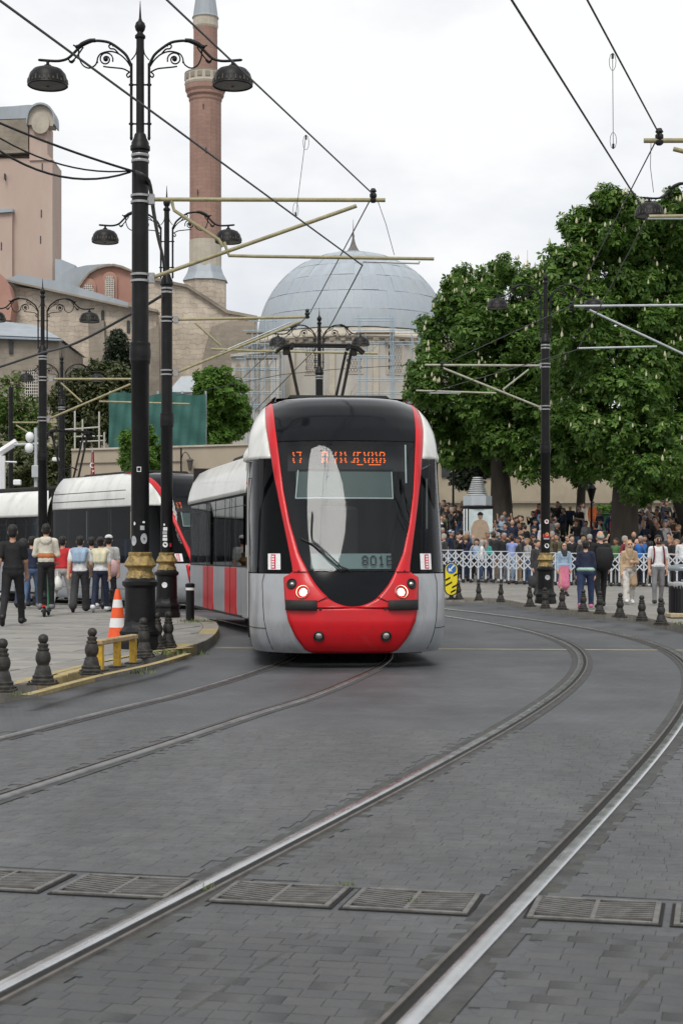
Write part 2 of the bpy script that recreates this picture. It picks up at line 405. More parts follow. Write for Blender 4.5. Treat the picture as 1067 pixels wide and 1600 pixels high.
# thin yellow line painted across the road
m = MB(); m.add([(-2.0, 25.25, .004), (8.6, 24.35, .004), (8.6, 24.6, .004), (-2.0, 25.5, .004)], [(0, 1, 2, 3)])
tag(m.build('road_marking', mat('faded_line', (.27, .235, .14), .7, var=.3, scale=3, dirt=(.09, .09, .09, .8), dscale=2.5)), 'thin faded yellow line painted across the road past the tram', 'road marking')
# tar strips where the asphalt was cut
m = MB()
for (a, b, wv) in (((.9, 5.2), (1.35, 6.3), .012), ((-.62, 4.9), (-.10, 6.3), .01)):
    d = (Vector(b)-Vector(a)).normalized(); n_ = Vector((-d.y, d.x))*wv
    m.add([(a[0]-n_.x, a[1]-n_.y, .0048), (a[0]+n_.x, a[1]+n_.y, .0048), (b[0]+n_.x, b[1]+n_.y, .0048), (b[0]-n_.x, b[1]-n_.y, .0048)], [(0, 1, 2, 3)])
tj = m.build('tar_joint', SEAL, road)

# left pavement
PZ = .16
lk = [(-5.2, 8, 0), (-4.2, 12.5, 0)]+[tuple(gnd(*q)) for q in ((0, 1099), (67, 1087), (128, 1070), (186, 1057), (236, 1045), (287, 1030), (324, 1016), (339, 1001), (341, 989), (324, 979))]+[(-3.45, 35.6, 0), (-4.75, 37.9, 0), (-6.6, 40.6, 0), (-8.6, 43.0, 0), (-12, 46.2, 0), (-22, 53, 0)]
lkp = [Vector((p.x, p.y, 0)) for p in catmull(lk, 6)]
def resample(pts, step):
    out = [pts[0]]; acc = 0
    for a, b in zip(pts, pts[1:]):
        d = (b-a).length
        while acc+d >= step:
            t = (step-acc)/d; a = a.lerp(b, t); out.append(a); d = (b-a).length; acc = 0
        acc += d
    return out
def kerbstones(pts, parent, wd, z0, z1, side, mfun):
    q = resample(pts, 1.0); inn = offset(q, side*wd)
    for i in range(len(q)-1):
        a, b, c, d = q[i], q[i+1], inn[i+1], inn[i]; g = .006
        ab = (b-a).normalized()*g
        m = MB(); hz = rnd.uniform(-.006, .006); poly = [a+ab, b-ab, c-ab, d+ab]
        if side > 0: poly = poly[::-1]
        cen = sum(poly, Vector())/4; e = .015
        lo = [(p.x, p.y, z0) for p in poly]; md_ = [(p.x, p.y, z1+hz-e) for p in poly]; tp = [(*((p-cen)*(1-.03)+cen).xy, z1+hz) for p in poly]
        f = [(8, 9, 10, 11)]+[(l+k, l+(k+1) % 4, l+4+(k+1) % 4, l+4+k) for l in (0, 4) for k in range(4)]
        m.add(lo+md_+tp, f if side < 0 else f)
        m.build('kerb_stone', mfun(i, cen), parent)
    return q
lpoly = [(p.x, p.y) for p in offset(lkp, -.3)]+[(-60, 60), (-60, 8)]
m = MB(); m.slab(lpoly, .0, PZ-.010)
pavl = tag(m.build('pavement', PAVE), kind='structure')
kerbstones(lkp, pavl, .29, -.01, PZ, -1, lambda i, c: KERBY if (i*7 % 5) in (0, 3) and c.y < 31 else KERB)
def inside(poly, x, y):
    c = False; j = len(poly)-1
    for i in range(len(poly)):
        xi, yi = poly[i]; xj, yj = poly[j]
        if (yi > y) != (yj > y) and x < (xj-xi)*(y-yi)/(yj-yi)+xi: c = not c
        j = i
    return c
lin = np.array([(p.x, p.y) for p in resample(offset(lkp, -.3), .15)])
slabs = []; ang = R(-12); v = 8
while v < 48:
    u = -16+ (v*37 % 1)*.5
    while u < 6:
        x, y = u*math.cos(ang)-v*math.sin(ang), u*math.sin(ang)+v*math.cos(ang)
        if abs(x+.2*0) < .215*y+1.0 and 12 < y < 47 and inside(lpoly, x, y) and np.min(np.hypot(lin[:, 0]-x, lin[:, 1]-y)) > .36: slabs.append((y, x))
        u += .72
    v += .46
slabs.sort(); SLM = []
for k in range(6):
    b = MB(); b.box((0, 0, 0), (.712, .452, .05), bev=.006); SLM.append(b.mesh('paving_slab', SLAB[k % 3]))
rest = MB()
for i, (y, x) in enumerate(slabs):
    if i < 300: o = obj('paving_slab', SLM[rnd.randrange(6)], pavl, (x, y, PZ-.025+rnd.uniform(-.005, .003)), ang)
    else: rest.box((x, y, PZ-.025+rnd.uniform(-.004, .003)), (.712, .452, .05), rnd.randrange(3), ang)
if rest.v: o = rest.build('paving_slabs', SLAB, pavl); o['kind'] = 'stuff'
# worn yellow paint lines on that pavement
m = MB()
for pts in ([gnd(20, 1070, PZ), gnd(110, 1046, PZ), gnd(160, 1034, PZ), gnd(232, 1020, PZ), gnd(300, 1012, PZ)], [gnd(40, 1087, PZ), gnd(150, 1058, PZ), gnd(240, 1038, PZ), gnd(300, 1020, PZ)]):
    P = resample(catmull(pts, 8), .3); A, B = offset(P, -.05), offset(P, .05)
    m.grid([[(q.x, q.y, PZ+.008) for q in A], [(q.x, q.y, PZ+.008) for q in B]], flip=True)
pm = m.build('painted_line', KERBY, pavl)
# weeds along the kerbs
def weeds(name, spots, label):
    r = random.Random(3); V = []; Q = []
    for (x, y, z, n, sp) in spots:
        for _ in range(n):
            bx, by = x+r.gauss(0, sp), y+r.gauss(0, sp); a = r.uniform(0, 6.3); s_ = sp/.14 if sp < .14 else 1; h = r.uniform(.02, .07)*max(.3, s_); ww = r.uniform(.004, .010)*max(.35, s_); l = r.uniform(.02, .06)*max(.3, s_)
            dx, dy = math.cos(a), math.sin(a); b = len(V)
            V += [(bx-dy*ww, by+dx*ww, z), (bx+dy*ww, by-dx*ww, z), (bx+dx*l+dy*ww*.4, by+dy*l-dx*ww*.4, z+h), (bx+dx*l-dy*ww*.4, by+dy*l+dx*ww*.4, z+h)]; Q.append((b, b+1, b+2, b+3))
    o = obj(name, nmesh(name, np.array(V), np.array(Q), [MOSS])); tag(o, label, 'weeds', kind='stuff')
g1 = gnd(258, 1022, PZ); g2 = gnd(302, 1022, 0); g3 = gnd(312, 972, PZ); g4 = gnd(28, 1086, PZ); g5 = gnd(205, 1052, 0); g6 = gnd(1062, 976, .16)
weeds('weeds', [(*g1, 90, .14), (*g2, 120, .12), (*g3, 140, .2), (*g4, 70, .07), (*g5, 70, .15), (*g6, 80, .2), (.30, 6.84, .006, 40, .02), (-.60, 7.13, .006, 40, .025), (.02, 7.2, .006, 30, .02)], 'small green weeds growing in the kerb and drain joints')

# right pavement and the rising plaza behind the fence
rk = [(5.2, 2, 0), (6.2, 10, 0), (6.65, 20, 0)]+[tuple(gnd(*q)) for q in ((1067, 991), (1026, 981), (988, 972), (904, 964), (824, 952.7), (774, 943), (688, 941))]+[(0, 51.5, 0), (-6, 57, 0), (-16, 66, 0), (-30, 76, 0)]
rk[3] = (6.5, 27.5, 0); rkp = [Vector((p.x, p.y, 0)) for p in catmull(rk, 6)]
def gz(x, y):
    return float(np.interp(y, [0, 48, 54, 60, 64, 70, 78, 90, 400], [PZ, PZ, .2, .34, .62, 1.35, 2.25, 2.6, 2.6]))
kx = resample(rkp, .8); inner = offset(kx, .3)
rows = []
yy = np.array([p.y for p in inner]); xx = np.array([p.x for p in inner])
ysamp = sorted(set(list(np.arange(2, 47, 1.5))+list(np.arange(47, 76, .75))+list(np.arange(76, 260, 8))))
o_ = np.argsort(yy); yy, xx = yy[o_], xx[o_]
for y in ysamp:
    x0 = float(np.interp(y, yy, xx)); rows.append([(x0+(140-x0)*(t**2.2), y, gz(0, y)-.012) for t in np.linspace(0, 1, 22)])
m = MB(); m.grid(rows); pavr = tag(m.build('plaza', PAVE, smooth=180), kind='structure')
kerbstones(rkp, pavr, .3, -.01, PZ, 1, lambda i, c: KERB)
st = MB(); q = gnd(1022, 974, .0); st.lathe([(.0, .10), (.10, .09), (.16, .04), (.17, 0)][::-1], 9, (q.x-.15, q.y-.25, 0)); tag(st.build('loose_stone', KERB, smooth=40), 'loose pale stone lying against the kerb by the bollards', 'stone')
# ================================================================ TRAMS
T_RED = mat('tram_red', (.52, .010, .016), .32, var=.08, scale=2, coat=.15, ior=1.35, dirt=(.30, .02, .02, .6), dscale=2.5)
T_GREY = mat('tram_grey', (.31, .325, .345), .33, var=.10, scale=2.5, coat=.3, dirt=(.17, .165, .16, .7), dscale=2.2, stretch=(1, 1, .35), rvar=.1)
T_WHITE = mat('tram_white', (.66, .67, .64), .33, var=.08, scale=2, coat=.3, dirt=(.40, .40, .37, .7), dscale=1.8, stretch=(1, 1, .4))
T_BLACK = mat('tram_gloss_black', (.007, .008, .010), .10, var=.2, scale=2, ior=1.22)
T_RUB = mat('tram_rubber', (.012, .012, .012), .65, var=.2, scale=20)
T_UND = mat('tram_underframe', (.015, .014, .013), .85, var=.3, scale=8)
T_GAP = mat('tram_panel_gap', (.01, .01, .01), .8, var=0)
T_GLASS = glass('tram_windscreen', (.84, .89, .90), 1.38, .03)
T_SIDE = glass('tram_side_glass', (.58, .62, .62), 1.17)
T_INT = mat('cab_interior', (.018, .018, .02), .8, var=.2, scale=5)
T_SHADE = mat('sunshade_film', (.055, .085, .08), .6, var=.1)
T_LAMP = mat('headlamp_lit', (1.0, .86, .62), .3, var=0, emit=5)
T_CHROME = mat('lamp_reflector', (.55, .52, .48), .15, metal=.9, var=.1)
T_LED = mat('led_orange', (1.0, .16, .01), .5, var=0, emit=.85)
T_STK = mat('red_notice', (.55, .03, .07), .5, var=0)
T_TEXT = mat('number_dark', (.015, .02, .022), .6, var=0)
T_PANEL = mat('dash_panel_teal', (.14, .20, .20), .6, var=.1)
T_SEAT = mat('seat_blue', (.05, .07, .14), .8, var=.3, scale=10)
T_POLE = mat('grab_pole', (.50, .50, .48), .3, metal=.6, var=0)
T_MARK = mat('red_marker_lens', (.5, .02, .02), .2, var=0)

def tabf(tab, sm=.07):
    z = np.linspace(tab[0][0], tab[-1][0], 600); y = np.interp(z, [a for a, _ in tab], [b for _, b in tab])
    k = max(3, int(sm/(z[1]-z[0]))); ker = np.hanning(2*k+1); ker /= ker.sum()
    pad = np.concatenate([2*y[0]-y[k:0:-1], y, 2*y[-1]-y[-2:-k-2:-1]]); ys = np.convolve(pad, ker, 'valid')
    return lambda q: float(np.interp(q, z, ys))
Wz = tabf([(.14, 1.22), (.20, 1.26), (.26, 1.295), (.40, 1.315), (.6, 1.325), (2.5, 1.325), (3.0, 1.325), (3.2, 1.305), (3.4, 1.24), (3.55, 1.15), (3.66, 1.06), (3.76, .95)], .10)
Fz = tabf([(.14, .30), (.20, .20), (.30, .10), (.45, .03), (.6, .0), (.9, .03), (1.1, .085), *[(z_, .14+.40*(z_-1.25)+.05*(z_-1.25)**2) for z_ in np.linspace(1.25, 3.02, 30)], (3.2, 1.14), (3.40, 1.34), (3.56, 1.56), (3.68, 1.85), (3.74, 2.2), (3.76, 2.6)], .08)
XI = tabf([(.86, .20), (.90, .29), (1.0, .40), (1.1, .48), (1.25, .56), (1.5, .68), (1.9, .79), (2.34, .87), (2.79, .92), (3.24, .97), (3.76, 1.0)], .05)
def xin(z):
    if z < .92: return .335*math.sqrt(max(0, (z-.815)/.105))*.93
    return XI(z)*min(1, .96+.04*(z-.92)/.3)
XO = tabf([(.14, .36), (.18, .45), (.24, .60), (.42, .735), (.63, .83), (.87, .87), (1.18, .885), (1.205, .875), (1.25, .765), (1.35, .775), (1.6, .82), (2.05, .905), (2.49, .985), (2.94, 1.05), (3.24, 1.09), (3.4, 1.095), (3.76, 1.08)], .02)
def xout(z): return min(XO(z), Wz(z)*.985)
ND, NN = 1.25, 2.6
def S(x, z, off=0.):
    W, a = Wz(z), abs(x)/Wz(z); a = min(a, .9995)
    return Vector((x, Fz(z)+ND*(1-(1-a**NN)**(1/NN))-off, z))
def theta(x, z): return math.asin(min(1, (abs(x)/Wz(z))**(NN/2)))
def Sth(th, z, sgn, off=0.):
    W = Wz(z)+off; return Vector((sgn*W*math.sin(th)**(2/NN), Fz(z)+ND*(1-max(0, math.cos(th))**(2/NN))-off*math.cos(th), z))
def frange(a, b, st):
    n = max(2, int(round((b-a)/st))+1); return [a+(b-a)*i/(n-1) for i in range(n)]
def solid(o, th, off=-1):
    s = o.modifiers.new('thickness', 'SOLIDIFY'); s.thickness = th; s.offset = off; s.use_even_offset = False; return o
FONT = {'8': ('01110', '10001', '10001', '01110', '10001', '10001', '01110'), '0': ('01110', '10001', '10001', '10001', '10001', '10001', '01110'), '1': ('00100', '01100', '00100', '00100', '00100', '00100', '01110'), 'B': ('11110', '10001', '10001', '11110', '10001', '10001', '11110')}
def cab(parent, loc, rz, Lc=7.9, full=True):
    # side skirts and body (the part), everything else a sub-part of it
    zl = frange(.20, 1.235, .05)
    m = MB()
    for sg in (-1, 1):
        rows = []
        for z in zl:
            t0 = theta(xout(z), z); r = [Sth(t0+(math.pi/2-t0)*(k/14)**.8, z, sg) for k in range(15)]
            r += [Vector((sg*Wz(z), y, z)) for y in (2.6, 3.6, 5, 6.5, Lc)]; rows.append(r)
        m.grid(rows, flip=(sg < 0))
    m.box((0, Lc/2+.7, .45), (2.3, Lc-2.0, .3), 1); m.box((0, Lc/2+.6, .22), (2.1, Lc-1.6, .18), 1); m.box((0, Lc/2+1, 1.0), (2.5, Lc-2.2, .04), 1); m.box((0, Lc-.03, 1.9), (2.5, .04, 3.0), 1)  # lowest underframe box added to block light coming through beneath the tram
    body = m.build('cab', [T_GREY, T_UND], parent, loc, rz, smooth=35)
    def sub(m, nm, mt, sm=35): return m.build(nm, mt, body, smooth=sm)
    # red frame
    m = MB()
    zz = frange(.20, .80, .04); m.grid([[S(-xout(z)+2*xout(z)*k/28, z, .018) for k in range(29)] for z in zz])
    zz = [.80, .815]+[.815+.105*(i/8)**2 for i in range(1, 9)]+frange(.95, 3.74, .035)
    for sg in (-1, 1):
        m.grid([[S(sg*(xin(z)+(xout(z)-xin(z))*k/9), z, .018+.02*math.sin(math.pi*k/9)) for k in range(10)] for z in zz], flip=sg < 0)
    solid(sub(m, 'red_frame', T_RED, 40), .035)
    # black nose panel, windscreen, dark brow, roof
    m = MB(); zz = [.815+.105*(i/8)**2 for i in range(9)]+frange(.95, 1.262, .04); m.grid([[S(xin(z)*(-1+2*k/20), z, .004) for k in range(21)] for z in zz]); sub(m, 'nose_panel', T_BLACK)
    m = MB(); zz = frange(1.272, 3.02, .06); m.grid([[S(xin(z)*(-1+2*k/24), z, .004) for k in range(25)] for z in zz]); ws = sub(m, 'windscreen', T_GLASS, 180)
    m = MB(); zz = frange(3.03, 3.755, .03); m.grid([[S(xin(z)*(-1+2*k/20), z, .006) for k in range(21)] for z in zz]); sub(m, 'brow_panel', T_BLACK, 180)
    m = MB(); m.grid([[(x*.93, y, 3.735+.02*(1-x*x)) for x in np.linspace(-1, 1, 9)] for y in (2.5, 3.0, 4, Lc)]); sub(m, 'roof', T_UND)
    m = MB(); m.box((0, 4.8, 3.78), (1.5, 3.6, .12), bev=.04); sub(m, 'roof_equipment', T_UND)
    # side glazing and white shoulders
    for sg in (-1, 1):
        m = MB(); rows = []
        for z in frange(1.25, 2.79, .06):
            t0 = theta(xout(z), z); r = [Sth(t0+(math.pi/2-t0)*(k/14)**.8, z, sg) for k in range(15)]; r += [Vector((sg*Wz(z), y, z)) for y in (2.6, 3.6, 5, 6.5, Lc)]; rows.append(r)
        m.grid(rows, flip=(sg < 0)); sub(m, 'side_window', T_SIDE, 60)
        m = MB(); rows = []
        for z in frange(2.80, 3.75, .05):
            t0 = theta(xout(z), z); r = [Sth(t0+(math.pi/2-t0)*(k/14)**.8, z, sg, .012) for k in range(15)]; r += [Vector((sg*(Wz(z)+.012), y, z)) for y in (2.6, 3.6, 5, 6.5, Lc)]; rows.append(r)
        m.grid(rows, flip=(sg < 0)); solid(sub(m, 'roof_fairing', T_WHITE, 60), .05)
        # camera pod, marker lamp
        m = MB(); y0 = 2.35; m.lathe([(.001, -.10), (.055, -.10), (.085, -.04), (.08, .04), (.05, .11), (.02, .16), (.001, .17)], 12, (0, 0, 0), M=Matrix.Translation((sg*1.33, y0, 2.90)) @ Matrix.Rotation(sg*R(-16), 4, 'Y') @ Matrix.Diagonal((.8, 1.6, 1, 1))); sub(m, 'camera_pod', T_WHITE, 180)
        m = MB(); m.lathe([(.001, -.03), (.02, -.02), (.026, 0), (.02, .02), (.001, .03)], 8, (sg*1.335, 2.2, 2.5)); sub(m, 'marker_lamp', T_MARK, 180)
        # pillars inside the glass, interior back wall edge
        for y in (1.75, 2.5, 3.9, 5.2, 6.5): m = MB(); m.box((sg*1.29, y, 2.0), (.04, .10, 1.55)); sub(m, 'window_pillar', T_INT)
        m = MB(); m.tube([(sg*1.16, 1.05, 1.25), (sg*1.16, 1.05, 2.78)], .035, 8); sub(m, 'window_pillar', T_INT)
        for y in (3.0, 4.4, 5.9): m = MB(); m.tube([(sg*1.0, y, 1.05), (sg*1.0, y, 2.75)], .02, 6); sub(m, 'grab_pole', T_POLE)
        for y in (3.2, 4.1, 5.0, 5.9): m = MB(); m.box((sg*.8, y, 1.55), (.7, .12, .7), bev=.04); sub(m, 'seat', T_SEAT)
        # lamps set in the red bumper
        def disc(x, z, r, off, prof, mt, nm):
            c = S(x, z, off); e = .02; nx = (S(x+e, z)-S(x-e, z)); nz = (S(x, z+e)-S(x, z-e)); n = nx.cross(nz).normalized()
            if n.y > 0: n = -n
            M = Matrix.Translation(c) @ n.to_track_quat('Z', 'Y').to_matrix().to_4x4()
            q = MB(); q.lathe([(a*r, b) for a, b in prof], 20, M=M); return sub(q, nm, mt, 50)
        disc(sg*.635, 1.0, .088, .02, [(1.08, -.03), (1.08, .02), (.98, .032), (.88, .022), (.86, -.02)], T_CHROME, 'headlight_rim')
        disc(sg*.635, 1.0, .088, .022, [(.86, .004), (.55, .014), (.001, .018)], T_RUB, 'headlight_bowl')
        disc(sg*.635, 1.0, .050, .04, [(1, 0), (.8, .014), (.4, .022), (.001, .025)], T_LAMP, 'headlight')
        disc(sg*.775, 1.105, .066, .022, [(1.1, -.03), (1.1, .016), (.95, .024), (.75, .012), (.45, .016), (.001, .03)], T_RUB, 'side_lamp')
        disc(sg*.775, 1.105, .032, .036, [(1, 0), (.6, .02), (.001, .024)], T_CHROME, 'side_lamp_lens')
        disc(sg*.435, .43, .062, .022, [(1.15, -.03), (1.15, .014), (1.0, .02), (.9, .008)], T_RUB, 'fog_lamp_rim')
        disc(sg*.435, .43, .050, .03, [(1, 0), (.7, .012), (.3, .02), (.001, .022)], T_CHROME, 'fog_lamp')
        disc(sg*.42, .79, .018, .032, [(1, 0), (1, .004), (.001, .004)], T_GAP, 'bolt_hole'); disc(sg*.69, 1.27, .014, .04, [(1, 0), (1, .004), (.001, .004)], T_GAP, 'bolt_hole')
        # rubber bumper pad
        m = MB(); rows = []
        for z, o_ in ((.765, .02), (.77, .075), (.80, .095), (.86, .095), (.895, .08), (.90, .02)):
            rows.append([S(sg*(.46+(.865-.46)*k/8) if abs(.46+(.405)*k/8) < Wz(z) else sg*Wz(z)*.99, z, o_*(1 if 0 < k < 8 else .6)) for k in range(9)])
        m.grid(rows, flip=sg < 0); sub(m, 'bumper_pad', T_RUB, 50)
        # panel seam on the red nose
        m = MB(); m.tube([S(sg*x, z, .037) for x, z in ((.47, .915), (.40, .885), (.315, .945))] if False else [S(sg*(.46-.14*i/6), .875+.07*i/6, .037+.006*math.sin(math.pi*i/6)) for i in range(7)], .006, 5); sub(m, 'panel_seam', T_GAP)
        m = MB(); m.tube([S(sg*(.575+.19*i/6), 1.262+.0*i, .041+.01*math.sin(math.pi*i/6)) for i in range(7)], .0055, 5); sub(m, 'panel_seam', T_GAP)
        # notice stuck inside the side window
        def sidept(y, z, o_=.006): return Vector((sg*(Wz(z)+o_), y, z))
        th = theta(.90, 1.45)
        m = MB(); m.grid([[Sth(th+.10*k+.02, z, sg, .004) for k in range(3)] for z in (1.29, 1.50)], flip=sg < 0); q = sub(m, 'notice', WHITEP)
        m = MB(); m.grid([[Sth(th+.075*k+.09, z, sg, .007) for k in range(2)] for z in (1.30, 1.49)], flip=sg < 0); sub(m, 'notice_print', T_STK)
        m = MB()
        for i in range(5): m.grid([[Sth(th+.04*k+.11, z, sg, .009) for k in range(2)] for z in (1.315+.034*i, 1.335+.034*i)], flip=sg < 0)
        sub(m, 'notice_lettering', WHITEP)
    for sg in (-1, 1):
        for zz in (3.02, 3.26):
            m = MB(); m.tube([(sg*(Wz(zz)+.012), y, zz) for y in (2.9, 4, 5.5, Lc)], .011, 5); sub(m, 'roof_seam', T_GAP)
        for tt in (.38, .97):
            m = MB(); m.tube([Sth(theta(xout(z), z)*(1-tt)+math.pi/2*tt, z, sg, .002) for z in frange(.24, 1.23, .1)], .005, 5); sub(m, 'panel_seam', T_GAP)
        m = MB(); m.tube([Sth(theta(xout(.52), .52)*(1-t_)+math.pi/2*t_, .52, sg, .002) for t_ in np.linspace(.38, 1, 9)]+[Vector((sg*(Wz(.52)+.002), Lc, .52))], .005, 5); sub(m, 'panel_seam', T_GAP)
        m = MB(); m.tube([(sg*(Wz(1.24)+.003), y, 1.243) for y in (1.3, 3, 5, Lc)], .008, 5); sub(m, 'panel_seam', T_GAP)
    # cab door on the kerb side: bright frame, handle, step, number, panel line
    m = MB(); f = lambda y, z, o_=.012: (-(Wz(z)+o_), y, z)
    m.tube([f(1.62, 1.3), f(1.62, 2.55), f(1.95, 2.55)], .012, 6); m.tube([f(1.62, 1.3), f(1.62, .62), f(2.1, .62)], .008, 6); m.tube([f(2.35, .62), f(2.35, 2.55)], .01, 6)
    sub(m, 'door_frame', T_POLE); m = MB(); m.tube([f(1.72, 1.45, .03), f(1.72, 1.62, .03)], .02, 6); sub(m, 'door_handle', T_CHROME)
    m = MB(); m.box((-(Wz(.42)+.002), 1.95, .42), (.03, .32, .17)); sub(m, 'step_recess', T_UND)
    m = MB(); r_ = random.Random(2)
    for i in range(4):
        for j in range(5):
            if r_.random() < .6: m.box((-1.327, 1.55+.05*i, 1.02+.035*j), (.004, .03, .02))
    sub(m, 'fleet_number', T_GAP)
    # ---- what is behind the windscreen
    m = MB()
    m.box((0, 2.55, 2.2), (2.3, .04, 2.6)); m.box((0, 1.75, 1.12), (2.1, 1.6, .06)); sub(m, 'cab_bulkhead', T_INT)
    ins = lambda x, z, o_: S(x, z, -o_)
    m = MB(); m.grid([[ins(x, z, .10+.1*(1.52-z)) for x in np.linspace(-.53, .53, 9)] for z in (1.30, 1.50)]); sub(m, 'dashboard', T_PANEL)
    m = MB()
    for i, ch in enumerate('801B'):
        for r, rowb in enumerate(FONT[ch]):
            for c, bb in enumerate(rowb):
                if bb == '1': m.box(ins(.15+i*.108+c*.0162, 1.465-r*.0185, .085), (.0164, .006, .0187))
    sub(m, 'number_lettering', T_TEXT)
    m = MB(); m.box((-.1, 1.30, 1.75), (.5, .14, .8), bev=.05); m.box((-.1, 1.28, 2.25), (.26, .1, .2), bev=.04); sub(m, 'driver_seat', T_INT)
    m = MB(); m.grid([[ins(x, z, .30) for x in np.linspace(-.80, .80, 9)] for z in (2.62, 2.98)]); sub(m, 'display_case', T_INT)
    # rolling orange LED characters: only upper and lower bars are lit
    m = MB(); LZ = 2.80
    bars = [-.73, -.64]+[-.345+.0592*i for i in (0, 1, 3, 4.2, 5.2, 7.2, 8, 9.6, 10.5, 11.4, 12.3, 13.2, 14.1)]
    for i, x in enumerate(bars):
        for zc, hh in ((LZ+.045, .045), (LZ-.045, .055)):
            for k in range(3): z_ = zc+hh*(k/2-.5)*.9; m.box(ins(x+(.010 if (i+k) % 3 == 0 else 0), z_, .05), (.019, .008, hh*.28))
    for x0, x1, z in ((-.69, -.62, .07), (-.33, -.28, .07), (.04, .07, -.07), (.14, .18, .065), (.44, .48, .07), (.28, .44, -.105), (.12, .20, -.105)): m.box(ins((x0+x1)/2, LZ+z, .05), (x1-x0, .008, .010))
    sub(m, 'display_lettering', T_LED)
    # sun shade on its bright frame
    m = MB(); m.grid([[ins(x, z, .06) for x in np.linspace(-.70, .58, 13)] for z in (2.24, 2.42, 2.60)]); sub(m, 'sun_shade', T_SHADE)
    SF = mat('shade_rail', (.55, .63, .61), .4, var=.1)
    for p_, q_, r_ in (((-.71, 2.235), (.59, 2.235), .009), ((-.71, 2.235), (-.67, 2.62), .008), ((.585, 2.235), (.585, 2.60), .006), ((.78, 2.45), (.80, 2.98), .012)):
        m = MB(); m.tube([ins(p_[0]+(q_[0]-p_[0])*i/10, p_[1]+(q_[1]-p_[1])*i/10, .055) for i in range(11)], r_, 5); sub(m, 'shade_rail', SF)
    m = MB(); m.tube([ins(x, 2.63, .07) for x in np.linspace(-.69, .60, 11)], .018, 6); sub(m, 'shade_roller', T_INT)
    # wiper
    m = MB(); pts = [S(x, z, .05) for x, z in ((-.10, 1.28), (-.26, 1.45), (-.44, 1.62), (-.52, 1.72), (-.50, 2.05))]; m.tube(catmull(pts, 4), .009, 5); m.tube([S(-.13, 1.28, .06), S(-.30, 1.42, .055), S(-.47, 1.60, .055)], .007, 5); m.tube([S(-.66, 1.70, .04), S(-.50, 1.62, .045), S(-.22, 1.36, .045), S(-.02, 1.285, .045)], .01, 5); sub(m, 'wiper', T_RUB)
    m = MB(); m.box((0, 1.9, .26), (1.5, 1.6, .14)); m.box((0, .62, .235), (.5, .2, .08), bev=.02); sub(m, 'coupler_cover', T_UND)
    # wheels in the dark below
    for y in (3.0, 4.8):
        for sx in (-.75, .75):
            m = MB(); m.lathe([(.001, -.06), (.27, -.06), (.3, -.03), (.3, .04), (.26, .06), (.001, .06)], 18, M=Matrix.Translation((sx, y, .315)) @ Matrix.Rotation(R(90), 4, 'Y')); sub(m, 'wheel', T_UND, 40)
    return body
